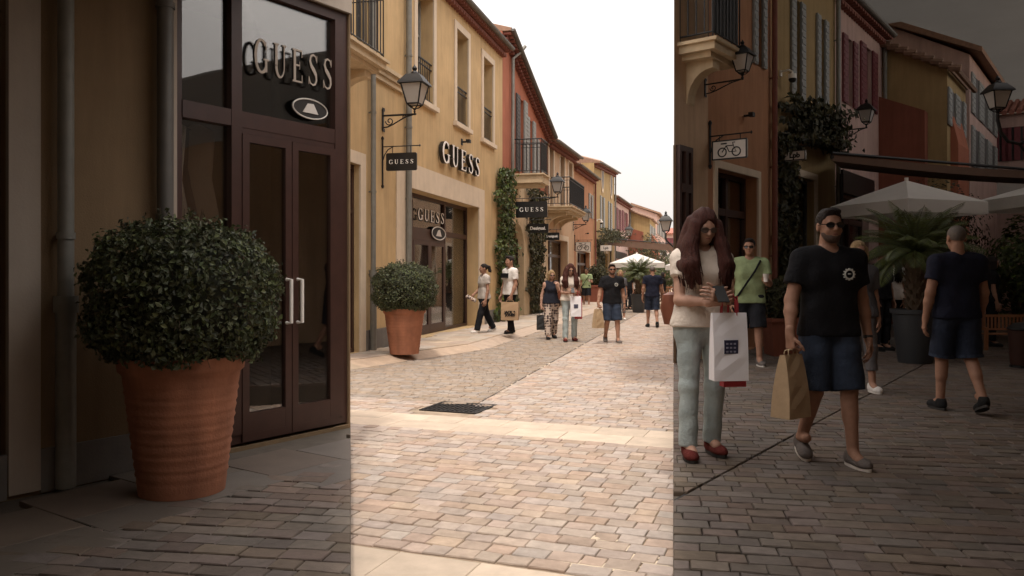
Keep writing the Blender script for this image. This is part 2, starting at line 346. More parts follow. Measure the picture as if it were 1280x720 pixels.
# drain slot and iron grating
ds = MB(); t0 = 9.15
for k in range(2):
    o_ = (-.085, -.035) if k == 0 else (.035, .085)
ds.add([W2(SLOTV-.03, t0, -.006), W2(SLOTV+.03, t0, -.006), W2(SLOTV+.03, 62, -.006), W2(SLOTV-.03, 62, -.006)], [(0, 1, 2, 3)])
tag(ds.build('drain_channel', M['slot']), kind='structure')
gr = thing('drain_grate', 'square black iron drain grating set in the cobbles where the drain line starts', 'drain grate', (GR[0], GR[1], -.004), math.atan2(pd.y, pd.x))
mb = MB(); mb.bb(-.345, .345, -.31, -.27, -.02, .006); mb.bb(-.345, .345, .27, .31, -.02, .006); mb.bb(-.345, -.305, -.27, .27, -.02, .006); mb.bb(.305, .345, -.27, .27, -.02, .006)
mb.build('frame', M['iron'], gr)
mb = MB()
for i in range(11): mb.bb(-.305+.61*(i+.5)/11-.012, -.305+.61*(i+.5)/11+.012, -.27, .27, -.018, .003)
for i in range(4): mb.bb(-.305, .305, -.27+.54*(i+.5)/4-.013, -.27+.54*(i+.5)/4+.013, -.016, .005)
mb.build('bars', M['iron'], gr)
mb = MB(); mb.bb(-.305, .305, -.27, .27, -.006, -.004); mb.build('pit', M['slot'], gr)
# raised side terraces (0.22 m), dimness put into their stone colour
def terrace(name, poly, m):
    mb = MB(); mb.prism([(x, y, .19) for x, y in poly], (0, 0, -.25)); return tag(mb.build(name, m), kind='structure')
RW0, RWd = Vector((3.2, 0)), Vector((.70, 1))    # right gallery wall line
rp_ = [(.1, .5), (.2, 1.0), (2.323, 11.5), tuple((VR.P0+VR.e*32)[:]), (26, 36.8), (30, 36), (4, -.5), (3, -4), (.6, -4), (.1, -.5)]
lp_ = [(-.1, .5), (-.2, 1.0), (-1.38, 6.84), (-2.94, 4.59), tuple((VL.P0-VL.e*5)[:]), (-6, -3), (-.6, -4), (-.1, -.5)]
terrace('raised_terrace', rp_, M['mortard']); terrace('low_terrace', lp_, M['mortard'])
def rt(x, y): return y > 1.5 and x > .202*y+.03 and x < .78*y+.6 and inpoly((x, y), rp_)
rs_pd, rs_qd = Vector((.985, -.17)), Vector((.17, .985))
d0 = Vector((.917, 4.54)); dd = Vector((4.81, 6.66)).normalized(); dn = Vector((dd.y, -dd.x))
def rtd(x, y):
    w = Vector((x, y))-d0; return rt(x, y)
DR = (d0.x+dn.x*.009, d0.y+dn.y*.009, -dn.x, -dn.y, 99); DL = (d0.x-dn.x*.009, d0.y-dn.y*.009, dn.x, dn.y, 99); dside = lambda x, y: (Vector((x, y))-d0).dot(dn) > 0
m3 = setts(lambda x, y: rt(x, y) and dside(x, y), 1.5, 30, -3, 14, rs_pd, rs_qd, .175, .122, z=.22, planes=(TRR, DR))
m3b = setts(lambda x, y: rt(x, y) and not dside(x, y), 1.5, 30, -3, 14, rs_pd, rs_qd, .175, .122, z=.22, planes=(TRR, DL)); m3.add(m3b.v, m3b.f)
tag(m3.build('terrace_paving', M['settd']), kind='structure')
ds = MB(); P = [d0+dd*.05-dn*.025, d0+dd*.05+dn*.025, d0+dd*30+dn*.025, d0+dd*30-dn*.025]
ds.add([(p.x, p.y, .205) for p in P], [(0, 1, 2, 3)]); tag(ds.build('terrace_drain_channel', M['slot']), kind='structure')
def lt(x, y): return y > 1.2 and x < -.202*y-.02 and x > -.80*y-.5 and inpoly((x, y), lp_)
lin0 = Vector((-2.35, 3.75)); lind = Vector((.57, .80)).normalized(); linn = Vector((lind.y, -lind.x))
def near_wall(x, y): return (Vector((x, y))-VL.P0).dot(VL.n) < .95
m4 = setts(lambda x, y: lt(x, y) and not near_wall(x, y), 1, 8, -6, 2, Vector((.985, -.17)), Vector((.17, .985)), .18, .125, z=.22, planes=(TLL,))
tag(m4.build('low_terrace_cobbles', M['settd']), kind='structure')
off = VL.P0
m5 = setts(lambda x, y: lt(x+off.x, y+off.y), -3, 3, 0, .95, VL.n, VL.e, .5, .6, z=.22, gap=.003, jit=.002, rz=.001, bev=.004, drop=.003, tilt=.001, planes=((-off.x, -off.y, TLL[2], TLL[3], 6.84-off.y),))
m5.v = [(a+off.x, b+off.y, c) for a, b, c in m5.v]
tag(m5.build('low_terrace_slabs', M['slabd']), kind='structure')
# pale jointing sand lying over some joints
js = MB(); rj = random.Random(3)
def blob(cx, cy, ra, rb):
    n = 14; q0 = rj.uniform(0, 6); js.add([(cx, cy, -.0025)]+[(cx+pd.x*ra*f*math.cos(q)+qd.x*rb*f*math.sin(q), cy+pd.y*ra*f*math.cos(q)+qd.y*rb*f*math.sin(q), -.0045) for q, f in [(2*math.pi*i/n, rj.uniform(.5, 1.1)) for i in range(n)]], [(0, 1+i, 1+(i+1) % n) for i in range(n)])
for k in range(16):
    p_, q_ = rj.uniform(-1.3, .6), 4.15+rj.uniform(-.25, .30); c_ = pd*p_+qd*q_; blob(c_.x, c_.y, rj.uniform(.08, .25), rj.uniform(.05, .10))
for k in range(26):
    t_ = 9.3+k*.33; c_ = rr*(SLOTV+rj.uniform(-.28, .22))+ss*t_; blob(c_.x, c_.y, rj.uniform(.05, .16), rj.uniform(.05, .14))
tag(js.build('joint_sand', mat('joint_sand', (.60, .50, .38), .95, var=.25, nscale=9, bump=.4, bscale=150)), kind='structure')
# ------------------------------------------------------------------ building helpers (local: x out of the wall, y along it, z up)
def wall(y0, y1, zb, zt0, zt1, holes, depth=.25, back=6., x=0., ends=True, mitre=0.):
    """front wall with openings and reveals, end walls and a roof slab line"""
    mb = MB(); ys = sorted({y0, y1, *[h[0] for h in holes], *[h[1] for h in holes]}); zs = sorted({zb, *[h[2] for h in holes], *[h[3] for h in holes]})
    top = lambda y: zt0+(zt1-zt0)*(y-y0)/(y1-y0)
    zz = zs+[None]
    for i in range(len(ys)-1):
        for k in range(len(zz)-1):
            ym = (ys[i]+ys[i+1])/2; z0 = zz[k]; z1 = zz[k+1]
            zm = (z0+(z1 if z1 is not None else z0+.01))/2
            if any(h[0] < ym < h[1] and h[2] < zm < h[3] for h in holes): continue
            za = z1 if z1 is not None else top(ys[i]); zb2 = z1 if z1 is not None else top(ys[i+1])
            mb.add([(x, ys[i], z0), (x, ys[i+1], z0), (x, ys[i+1], zb2), (x, ys[i], za)], [(0, 1, 2, 3)])
    for h in holes:
        a, b, c, d = h[:4]; dp = h[4] if len(h) > 4 else depth
        mb.add([(x, a, c), (x-dp, a, c), (x-dp, a, d), (x, a, d)], [(0, 1, 2, 3)]); mb.add([(x, b, c), (x-dp, b, c), (x-dp, b, d), (x, b, d)], [(3, 2, 1, 0)])
        mb.add([(x, a, d), (x-dp, a, d), (x-dp, b, d), (x, b, d)], [(0, 1, 2, 3)]); mb.add([(x, a, c), (x-dp, a, c), (x-dp, b, c), (x, b, c)], [(3, 2, 1, 0)])
    if ends:
        m0 = mitre
        mb.add([(x, y0, zb), (x-back, y0+m0, zb), (x-back, y0+m0, zt0), (x, y0, zt0)], [(3, 2, 1, 0)]); mb.add([(x, y1, zb), (x-back, y1, zb), (x-back, y1, zt1), (x, y1, zt1)], [(0, 1, 2, 3)])
        mb.add([(x-back, y0+m0, zb), (x-back, y1, zb), (x-back, y1, zt1), (x-back, y0+m0, zt0)], [(3, 2, 1, 0)])
    return mb
def eaves(root, y0, y1, z0, z1, depth=4.5, over=.35, genoise=True, gutter=True, x=0., tilem=None, gm=None, rise=.30):
    """tiled roof sheet sloping up from the eave, scalloped course, gutter"""
    n = max(4, int((y1-y0)/.16)); mb = MB(); cols = []
    for j in range(n*2+1):
        y = y0+(y1-y0)*j/(n*2); z = z0+(z1-z0)*j/(n*2); h = .055 if j % 2 else 0.
        cols.append([(x+over, y, z+.06+h), (x-depth, y, z+.06+h+depth*rise)])
    vs = [p for c in cols for p in c]; fs = [(2*j, 2*j+2, 2*j+3, 2*j+1) for j in range(n*2)]
    mb.add(vs, fs)
    mb.add([(x+over, y0, z0+.058), (x-depth, y0, z0+.058+depth*rise), (x-depth, y0, z0), (x+over, y0, z0-.02)], [(0, 1, 2, 3)])
    mb.add([(x+over, y0, z0-.03), (x+over, y1, z1-.03), (x-depth, y1, z1-.03), (x-depth, y0, z0-.03)], [(3, 2, 1, 0)])
    rf = mb.build('roof', tilem or M['tile'], root)
    if genoise:
        mb = MB(); k = max(3, int((y1-y0)/.2))
        for r_, (xo, dz) in enumerate(((.26, -.12), (.14, -.26))):
            for j in range(k):
                ya = y0+(y1-y0)*(j+.12)/k; yb = y0+(y1-y0)*(j+.88)/k; zc = z0+(z1-z0)*(j+.5)/k+dz; ym = (ya+yb)/2; rd = (yb-ya)/2
                pts = [(x+.002, ym+rd*math.cos(q), zc+.08-rd*.9*math.sin(q)) for q in [math.pi*i/5 for i in range(6)]]
                mb.prism(pts, (xo, 0, 0))
            mb.add([(x+xo+.005, y0, z0+dz+.08), (x+xo+.005, y1, z1+dz+.08), (x+xo+.005, y1, z1+dz+.12), (x+xo+.005, y0, z0+dz+.12)], [(0, 1, 2, 3)])
        mb.build('eave_course', gm or M['genoise'], root)
    if gutter:
        mb = MB(); prof = [(math.cos(q)*.075, math.sin(q)*.075) for q in [math.pi+math.pi*i/6 for i in range(7)]]
        a = [(x+over+.05+p, y0, z0+.03+q) for p, q in prof]; b = [(x+over+.05+p, y1, z1+.03+q) for p, q in prof]
        mb.add(a+b, [(i, i+1, 8+i, 7+i) for i in range(6)]+[tuple(range(7))])
        mb.build('gutter', M['gutter'], root)
    return rf
def frame_bars(mb, x, y0, y1, z0, z1, w=.06, d=.06, ny=(), nz=()):
    mb.bb(x-d, x, y0, y0+w, z0, z1); mb.bb(x-d, x, y1-w, y1, z0, z1); mb.bb(x-d, x, y0+w, y1-w, z1-w, z1); mb.bb(x-d, x, y0+w, y1-w, z0, z0+w)
    for f in ny: y = y0+(y1-y0)*f; mb.bb(x-d*.97, x-.001, y-w*.4, y+w*.4, z0+w, z1-w)
    for f in nz: z = z0+(z1-z0)*f; mb.bb(x-d*.95, x-.002, y0+w, y1-w, z-w*.4, z+w*.4)
def surround(root, y0, y1, z0, z1, w=.16, m=None, proud=.035, bottom=True, sillout=.09, x=0.):
    mb = MB(); p = x+proud; e = x-.01
    mb.bb(e, p, y0-w, y0, z0, z1); mb.bb(e, p, y1, y1+w, z0, z1); mb.bb(e, p, y0-w, y1+w, z1, z1+w)
    o = mb.build('surround', m or M['cream'], root)
    if bottom:
        mb = MB(); mb.bb(x-.24, x+sillout, y0-w-.05, y1+w+.05, z0-.11, z0-.002); mb.build('sill', m or M['cream'], root)
    return o
def window(root, y0, y1, z0, z1, depth=.22, fm=None, rail=False, sur=None, w=.15, nz=(.33, .66), ny=(.5,), x=0., bottom=True, closed=None):
    mb = MB(); frame_bars(mb, x-depth+.05, y0, y1, z0, z1, ny=ny, nz=nz, w=min(.06, (y1-y0)*.12)); wo = mb.build('window', fm or M['cream'], root)
    mb = MB(); mb.bb(x-depth+.004, x-depth+.012, y0, y1, z0, z1); mb.build('pane', M['dpane'], wo)
    mb = MB(); mb.bb(x-depth-.09, x-depth-.07, y0-.01, y1+.01, z0-.01, z1+.01); mb.build('room_dark', M['dark'], wo)
    if sur is not None: surround(wo, y0, y1, z0, z1, w, sur, x=x, bottom=bottom)
    if rail:
        mb = MB(); h = min(.95, (z1-z0)*.42)
        mb.bb(x-.05, x-.02, y0, y1, z0+h-.03, z0+h); mb.bb(x-.05, x-.02, y0, y1, z0+h-.15, z0+h-.13); mb.bb(x-.05, x-.02, y0, y1, z0+.06, z0+.09)
        k = max(3, int((y1-y0)/.11))
        for j in range(1, k): y = y0+(y1-y0)*j/k; mb.bb(x-.042, x-.028, y-.007, y+.007, z0+.09, z0+h-.03)
        mb.build('railing', M['iron'], wo)
    return wo
def shutter(root, y0, y1, z0, z1, m, x=0., arch=False):
    mb = MB(); mb.bb(x+.01, x+.05, y0, y1, z0, z1)
    n = max(4, int((z1-z0)/.14))
    for j in range(n): z = z0+(z1-z0)*(j+.5)/n; mb.bb(x+.05, x+.062, y0+.04*(y1-y0)/.4, y1-.04*(y1-y0)/.4, z-.045, z+.035)
    return mb.build('shutter', m, root)
def pipe(root, y, z0, z1, x=.09, r=.05, m=None, collar=True, base=None):
    mb = MB(); mb.tube([(x, y, z0), (x, y, z1)], r, 12); o = smoothby(mb.build('downpipe', m or M['zinc'], root))
    k = max(2, int((z1-z0)/1.6)); rings = [(z0+(z1-z0)*j/(k+.5), .02, 1.18) for j in range(1, k+1)]
    if base: rings.append((z0+base+.05, .05, 1.5))
    for zz, hh, f in rings:
        mb = MB(); mb.tube([(x, y, zz-hh), (x, y, zz+hh)], r*f, 12); mb.bb(-.02, x, y-.012, y+.012, zz-.012, zz+.012); smoothby(mb.build('pipe_collar', m or M['zinc'], o))
    if base: mb = MB(); mb.tube([(x, y, z0+.001), (x, y, z0+base)], r*1.25, 12); smoothby(mb.build('pipe_foot', m or M['zinc'], o))
    return o
def balcony(root, y0, y1, z, out, h=1.05, x=0., slabm=None, th=.16, corbels=(), railm=None, mesh=False, panels=False):
    mb = MB(); mb.bb(x, x+out, y0, y1, z-th, z); mb.bb(x, x+out+.05, y0-.05, y1+.05, z-.05, z-.003); mb.bb(x, x+out-.1, y0+.1, y1-.1, z-th-.08, z-th+.01)
    b = mb.build('balcony', slabm or M['creamstone'], root)
    for yc in corbels:
        mb = MB(); pts = [(x, yc-.12, z-th-.08), (x+out*.75, yc-.12, z-th-.08), (x+out*.75, yc-.12, z-th-.2)]
        for i in range(7): q = i/6*math.pi/2; pts.append((x+out*.75*(1-math.sin(q))*.95+.02, yc-.12, z-th-.2-.45*(1-math.cos(q))))
        pts.append((x, yc-.12, z-th-.68)); mb.prism(pts, (0, .24, 0)); mb.build('corbel', slabm or M['creamstone'], b)
    mb = MB(); rx = x+out-.04
    for (pa, pb) in (((x, y0+.04), (rx, y0+.04)), ((rx, y0+.04), (rx, y1-.04)), ((rx, y1-.04), (x, y1-.04))):
        L = math.dist(pa, pb); n = max(2, int(L/.115))
        for zz, r_ in ((z+h, .02), (z+.09, .014), (z+h-.12, .010)): mb.tube([(pa[0], pa[1], zz), (pb[0], pb[1], zz)], r_, 6)
        for j in range(n+1):
            q = j/n; px, py = pa[0]+(pb[0]-pa[0])*q, pa[1]+(pb[1]-pa[1])*q; mb.bb(px-.008, px+.008, py-.008, py+.008, z if j in (0, n) else z+.09, z+h)
    mb.build('railing', railm or M['iron'], b)
    if panels:
        mb = MB(); mb.bb(rx-.03, rx-.015, y0+.06, y1-.06, z+.1, z+h-.13); mb.build('railing_panel', M['darkwood'], b)
    return b
def arch_fill(root, y0, y1, zs, zt, m, x=0., d=.3):
    """spandrel that turns the top of a square opening into an arch springing at zs, crown just under zt"""
    mb = MB(); n = 14; yc = (y0+y1)/2; r_ = (y1-y0)/2; hh = zt-zs-.02
    for side in (-1, 1):
        pts = [(x-.004, yc+side*r_*math.cos(q), zs+hh*math.sin(q)) for q in [math.pi/2*i/n for i in range(n+1)]]
        for i in range(n):
            a, b = pts[i], pts[i+1]
            mb.prism([a, (a[0], a[1], zt), (b[0], b[1], zt), b], (-d, 0, 0))
    return mb.build('arch', m, root)
# --- lettering: serif strokes of varying width
SER = {}
def _arc(cx, cy, rx, ry, a0, a1, wf, n=14): return [(cx+rx*math.cos(R(a0+(a1-a0)*i/n)), cy+ry*math.sin(R(a0+(a1-a0)*i/n)), wf(R(a0+(a1-a0)*i/n))) for i in range(n+1)]
tw = lambda q: .06+.11*abs(math.cos(q))
SER['G'] = (.95, [_arc(.47, .5, .40, .475, 48, 318, tw), [(.78, .06, .15), (.78, .40, .15)], [(.60, .42, .05), (.96, .42, .05)], [(.77, .70, .045), (.77, .95, .03)]])
SER['U'] = (.95, [[(.20, 1, .16), (.20, .36, .16)], _arc(.48, .34, .28, .32, 180, 360, lambda q: .06+.10*max(0, -math.cos(q))), [(.76, .34, .07), (.76, 1, .07)], [(.04, .98, .045), (.36, .98, .045)], [(.62, .98, .045), (.90, .98, .045)]])
SER['E'] = (.85, [[(.24, 0, .16), (.24, 1, .16)], [(.08, .975, .05), (.76, .975, .05)], [(.08, .025, .05), (.78, .025, .05)], [(.24, .52, .05), (.60, .52, .05)], [(.76, 1, .035), (.76, .78, .03)], [(.78, 0, .035), (.78, .24, .03)], [(.60, .64, .03), (.60, .40, .03)]])
SER['S'] = (.80, [[(.70, .80, .05), (.62, .93, .05), (.44, .97, .055), (.26, .91, .09), (.20, .76, .13), (.30, .61, .15), (.50, .49, .17), (.66, .36, .15), (.69, .20, .12), (.60, .07, .07), (.42, .025, .05), (.22, .08, .05), (.12, .24, .045)], [(.72, .97, .03), (.72, .74, .035)], [(.11, .03, .03), (.11, .28, .035)]])
def serif(word, h, depth, spacing=.32):
    """flat serif capitals in the x-z plane facing -y, centred, with thickness"""
    mb = MB(); fr = []; u = 0; W_ = sum(SER[c][0] for c in word)+spacing*(len(word)-1); u = -W_/2
    front = MB()
    for c in word:
        adv, strokes = SER[c]
        for si, st in enumerate(strokes):
            zf = -.0006*si
            L_, R_ = [], []
            for i, (a, b, w) in enumerate(st):
                p0 = st[max(i-1, 0)]; p1 = st[min(i+1, len(st)-1)]; t = Vector((p1[0]-p0[0], p1[1]-p0[1])).normalized(); nn = Vector((-t.y, t.x))
                L_.append((u+a+nn.x*w/2, b+nn.y*w/2)); R_.append((u+a-nn.x*w/2, b-nn.y*w/2))
            for i in range(len(st)-1):
                q = [L_[i], L_[i+1], R_[i+1], R_[i]]; q3 = [(p[0]*h, zf*h, p[1]*h) for p in q]
                mb.prism([(p[0], depth+zf*h, p[2]) for p in q3], (0, -depth+.003, 0)); front.prism([(p[0], .003+zf*h, p[2]) for p in q3], (0, -.006, 0))
        u += adv+spacing
    return front, mb, W_*h
def plain_text(txt, size, depth=.004, bold=.0):
    cu = bpy.data.curves.new('t', 'FONT'); cu.body = txt; cu.size = size; cu.extrude = depth/2; cu.offset = bold; cu.align_x = 'CENTER'; cu.align_y = 'CENTER'; cu.space_line = .85
    ob = bpy.data.objects.new('t', cu); scn.collection.objects.link(ob)
    dg = bpy.context.evaluated_depsgraph_get(); me = bpy.data.meshes.new_from_object(ob.evaluated_get(dg))
    mb = MB(); mb.v = [(v.co.x, -v.co.z, v.co.y) for v in me.vertices]; mb.f = [tuple(p.vertices) for p in me.polygons]
    bpy.data.objects.remove(ob); bpy.data.curves.remove(cu); bpy.data.meshes.remove(me); return mb
# faces -y by default; to face +x (off the wall) turn by +90 about z: (x,y)->( -y, x)
TOX = Matrix.Rotation(R(90), 4, 'Z')
# --- wall lantern
def lantern_parts(root, x, z, s=1., y=0.):
    """lantern hanging on (x, y) with its foot at z"""
    def q4(r_, zz): return [(x+sx*r_*s, y+sy*r_*s, z+zz*s) for sx, sy in ((-1, -1), (1, -1), (1, 1), (-1, 1))]
    mb = MB(); a, b = q4(.115, .12), q4(.205, .50); mb.add(a+b, [(0, 1, 5, 4), (1, 2, 6, 5), (2, 3, 7, 6), (3, 0, 4, 7), (0, 3, 2, 1), (4, 5, 6, 7)]); g_ = mb.build('lantern_glass', M['frost'], root)
    mb = MB()
    for i in range(4): mb.tube([a[i], b[i]], .016*s, 6); mb.tube([a[i], a[(i+1) % 4]], .016*s, 6); mb.tube([b[i], b[(i+1) % 4]], .018*s, 6)
    for i in range(4): mb.tube([a[i], tuple(Vector(a[i]).lerp(Vector((x, y, a[i][2]-.07*s)), .5)-Vector((0, 0, .03*s))), (x, y, z+.03*s)], .012*s, 6)
    mb.lathe([(.0, -.06), (.014, -.05), (.022, -.02), (.012, 0), (.03, .02), (.03, .04), (0, .045)], (x, y, z), 10)
    mb.build('lantern_frame', M['iron'], root)
    mb = MB(); e1, e2, e3, e4 = q4(.26, .49), q4(.25, .525), q4(.13, .68), q4(.06, .70)
    mb.add(e1+e2+e3+e4, [(0, 3, 2, 1)]+[(4*k+i, 4*k+(i+1) % 4, 4*k+4+(i+1) % 4, 4*k+4+i) for k in range(3) for i in range(4)]+[(12, 13, 14, 15)])
    mb.lathe([(.05*s, .69*s), (.075*s, .71*s), (.06*s, .74*s), (.03*s, .76*s), (.045*s, .785*s), (.05*s, .81*s), (.03*s, .84*s), (.012*s, .86*s), (0, .885*s)], (x, y, z), 12)
    smoothby(mb.build('lantern_cap', M['iron'], root), 30)
def lamp_bracket(root, d, z, s=1.):
    mb = MB(); mb.bb(0, .02*s, -.035*s, .035*s, z-.2*s, z+.2*s); mb.bb(.018*s, .032*s, -.05*s, .05*s, z-.23*s, z-.17*s); mb.bb(.018*s, .032*s, -.05*s, .05*s, z+.17*s, z+.23*s)
    mb.tube([(0, 0, z+.08*s), (d+.03*s, 0, z+.08*s)], .019*s, 8)
    P = [(.02, -.15), (.10, -.14), (.20, -.10), (.34, -.02), (.46, .04), (.58, .07)]
    mb.tube([(p*d/.62, 0, z+q*s) for p, q in P], .014*s, 7)
    def spiral(cx, cz, r0, turns, a0): return [(cx+r0*(1-i/26*.8)*math.cos(a0+turns*2*math.pi*i/26), 0, cz+r0*(1-i/26*.8)*math.sin(a0+turns*2*math.pi*i/26)) for i in range(27)]
    mb.tube(spiral(.14*d/.62, z-.03*s, .085*s, 1.3, math.pi), .011*s, 6); mb.tube(spiral(.42*d/.62, z+.035*s, .04*s, 1.2, 0), .009*s, 6)
    smoothby(mb.build('bracket', M['iron'], root))
def wall_lamp(V, label, x, ylantern, hlan, v0=0., d=.66, xlan=None, s=1., group='wall lanterns along the street'):
    t = V.T(x, v0); zz = V.H(x, ylantern, v0)
    o = V.thing('wall_lamp', label, 'street lamp', t, v0, 0, group); lamp_bracket(o, d, zz-.20*s, s); lantern_parts(o, d, zz-.05*s, s); return o
def blade_sign(V, label, x, v0, zbar, bw, bh, drop, text, x0=.1, cat='shop sign', face=None, postz=(.25, -.75), tsize=.1, m=None, group='hanging shop signs', ink=None, frame=False, gap=.12):
    t = V.T(x, v0); o = V.thing('hanging_sign', label, cat, t, v0, 0, group)
    mb = MB(); mb.bb(.01, .035, -.014, .014, zbar+postz[1], zbar+postz[0]); mb.bb(-.02, .045, -.02, .02, zbar+postz[0]-.06, zbar+postz[0]-.02); mb.bb(-.02, .045, -.02, .02, zbar+postz[1]+.02, zbar+postz[1]+.06)
    mb.tube([(.03, 0, zbar), (x0+bw+.06, 0, zbar)], .011, 6); mb.lathe([(.0, -.03), (.022, 0), (0, .03)], (x0+bw+.06, 0, zbar), 8)
    mb.tube([(.03, 0, zbar-.26), (.06, 0, zbar-.16), (.13, 0, zbar-.06), (.24, 0, zbar-.005)], .010, 6)
    for f in (.2, .8): mb.tube([(x0+bw*f, 0, zbar), (x0+bw*f, 0, zbar-gap-.02)], .007, 6)
    mb.build('bracket', M['iron'], o)
    zc = zbar-gap-bh/2; mb = MB(); c_ = .03
    pts = [(x0+cx+c_*math.cos(q), -.02, zc-bh/2+cz+c_*math.sin(q)) for cx, cz, q0 in ((bw-c_, bh-c_, 0), (c_, bh-c_, 90), (c_, c_, 180), (bw-c_, c_, 270)) for q in [R(q0+30*i) for i in range(4)]]
    mb.prism(pts, (0, .04, 0)); b = mb.build('board', m or M['sign'], o)
    if text: 
        tm, l = text; tm.xf(Matrix.Translation((x0+bw/2, -.023, zc+l))); tm.build('lettering', ink or M['letter'], b)
    if frame:
        mb = MB(); w = .02
        mb.bb(x0, x0+bw, -.026, -.02, zc+bh/2-w, zc+bh/2); mb.bb(x0, x0+bw, -.026, -.02, zc-bh/2, zc-bh/2+w); mb.bb(x0, x0+w, -.026, -.02, zc-bh/2+w, zc+bh/2-w); mb.bb(x0+bw-w, x0+bw, -.026, -.02, zc-bh/2+w, zc+bh/2-w)
        mb.build('board_frame', M['iron'], b)
    return o
# --- leaves
def leafcloud(pts, nrm, size, asp=1.7, jit=.6, seed=0, curl=.15):
    """one mesh of small folded leaves at pts; nrm = preferred facing"""
    rg = np.random.default_rng(seed); n = len(pts); N = nrm+rg.normal(0, jit, (n, 3)); N /= np.linalg.norm(N, axis=1)[:, None]
    A = rg.normal(0, 1, (n, 3)); A -= (A*N).sum(1)[:, None]*N; A /= np.linalg.norm(A, axis=1)[:, None]; B = np.cross(N, A)
    s = size*rg.uniform(.6, 1.35, n)[:, None]; w = s/asp
    P = np.stack([pts-A*s*.5, pts+B*w*.5+N*s*curl, pts+A*s*.5, pts-B*w*.5+N*s*curl], 1).reshape(-1, 3)
    i = np.arange(n)*4; Fc = np.concatenate([np.stack([i, i+1, i+2], 1), np.stack([i, i+2, i+3], 1)])
    return P, Fc
def leafmesh(name, P, Fc, m, parent=None): return npmesh(name, P, Fc, m, parent, smooth=False)
# ================================================================== centre row: nearest house (balcony at the picture's left)
def shopfront(root, y0, y1, z0, z1, depth, panes, transom, doors=None, m=None, seed=0, handle=True, D=2.2, fw=.10):
    """brown timber shop window: panes = fractions of uprights, transom height, doors = (f0,f1,ztop)"""
    m = m or M['wood']; X = -depth+.10; mb = MB(); L = y1-y0; fr = [0]+list(panes)+[1]
    mb.bb(X-.08, X, y0, y0+.07, z0, z1); mb.bb(X-.08, X, y1-.07, y1, z0, z1); mb.bb(X-.08, X, y0+.07, y1-.07, z1-.08, z1); mb.bb(X-.08, X, y0+.07, y1-.07, z0, z0+.07)
    for f in panes: y = y0+L*f; mb.bb(X-.079, X+.012, y-.045, y+.045, z0+.07, z1-.08)
    mb.bb(X-.078, X+.008, y0+.07, y1-.07, transom-.06, transom+.06)
    sf = mb.build('shop_window', m, root)
    for i in range(len(fr)-1):
        a, b = y0+L*fr[i]+.03, y0+L*fr[i+1]-.03
        mb = MB(); mb.bb(X-.05, X-.042, a, b, transom+.05, z1-.07); mb.build('pane', M['pane'], sf)
        if doors and abs(fr[i]-doors[0]) < .01: continue
        mb = MB(); mb.bb(X-.05, X-.042, a, b, z0+.06, transom-.05); mb.build('pane', M['pane'], sf)
    if doors:
        a, b, zt = y0+L*doors[0]+.045, y0+L*doors[1]-.045, doors[2]; ym = (a+b)/2
        if zt < transom-.1:
            mb = MB(); mb.bb(X-.07, X+.004, a, b, zt, transom-.055); mb.build('door_head', m, sf)
        for j, (ya, yb) in enumerate(((a, ym-.004), (ym+.004, b))):
            mb = MB(); frame_bars(mb, X+.02, ya, yb, z0+.01, zt-.004, w=fw, d=.05); mb.bb(X-.029, X+.019, ya+fw, yb-fw, z0+fw, z0+.22); dr = mb.build('door', m, root)
            mb = MB(); mb.bb(X-.01, X-.002, ya+fw*.9, yb-fw*.9, z0+.2, zt-fw); mb.build('pane', M['pane'], dr)
            if handle:
                yh = yb-.05 if j == 0 else ya+.05; zc = z0+1.05; hh = .17
                mb = MB(); mb.tube([(X+.02, yh, zc-hh), (X+.075, yh, zc-hh), (X+.075, yh, zc+hh), (X+.02, yh, zc+hh)], .014, 8); mb.build('door_handle', M['white'], dr)
    # dim shop interior
    e_ = .3 if D > 1 else -.01; mb = MB(); mb.add([(X-.1-D, y0-e_, z0), (X-.1-D, y1+e_, z0), (X-.1-D, y1+e_, z1+(.2 if D > 1 else 0)), (X-.1-D, y0-e_, z1+(.2 if D > 1 else 0))], [(0, 1, 2, 3)])
    mb.add([(X-.1, y0-e_, z0+.01), (X-.1-D, y0-e_, z0+.01), (X-.1-D, y1+e_, z0+.01), (X-.1, y1+e_, z0+.01)], [(0, 1, 2, 3)])
    mb.add([(X-.1, y0-e_, z0), (X-.1-D, y0-e_, z0), (X-.1-D, y0-e_, z1+(.2 if D > 1 else 0)), (X-.1, y0-e_, z1+(.2 if D > 1 else 0))], [(0, 1, 2, 3)]); mb.add([(X-.1, y1+e_, z0), (X-.1-D, y1+e_, z0), (X-.1-D, y1+e_, z1+(.2 if D > 1 else 0)), (X-.1, y1+e_, z1+(.2 if D > 1 else 0))], [(3, 2, 1, 0)])
    mb.add([(X-.1, y0-e_, z1+(.2 if D > 1 else 0)), (X-.1-D, y0-e_, z1+(.2 if D > 1 else 0)), (X-.1-D, y1+e_, z1+(.2 if D > 1 else 0)), (X-.1, y1+e_, z1+(.2 if D > 1 else 0))], [(3, 2, 1, 0)])
    mb.build('shop_interior', simple('shop_interior', (.10, .08, .065)), sf)
    return sf
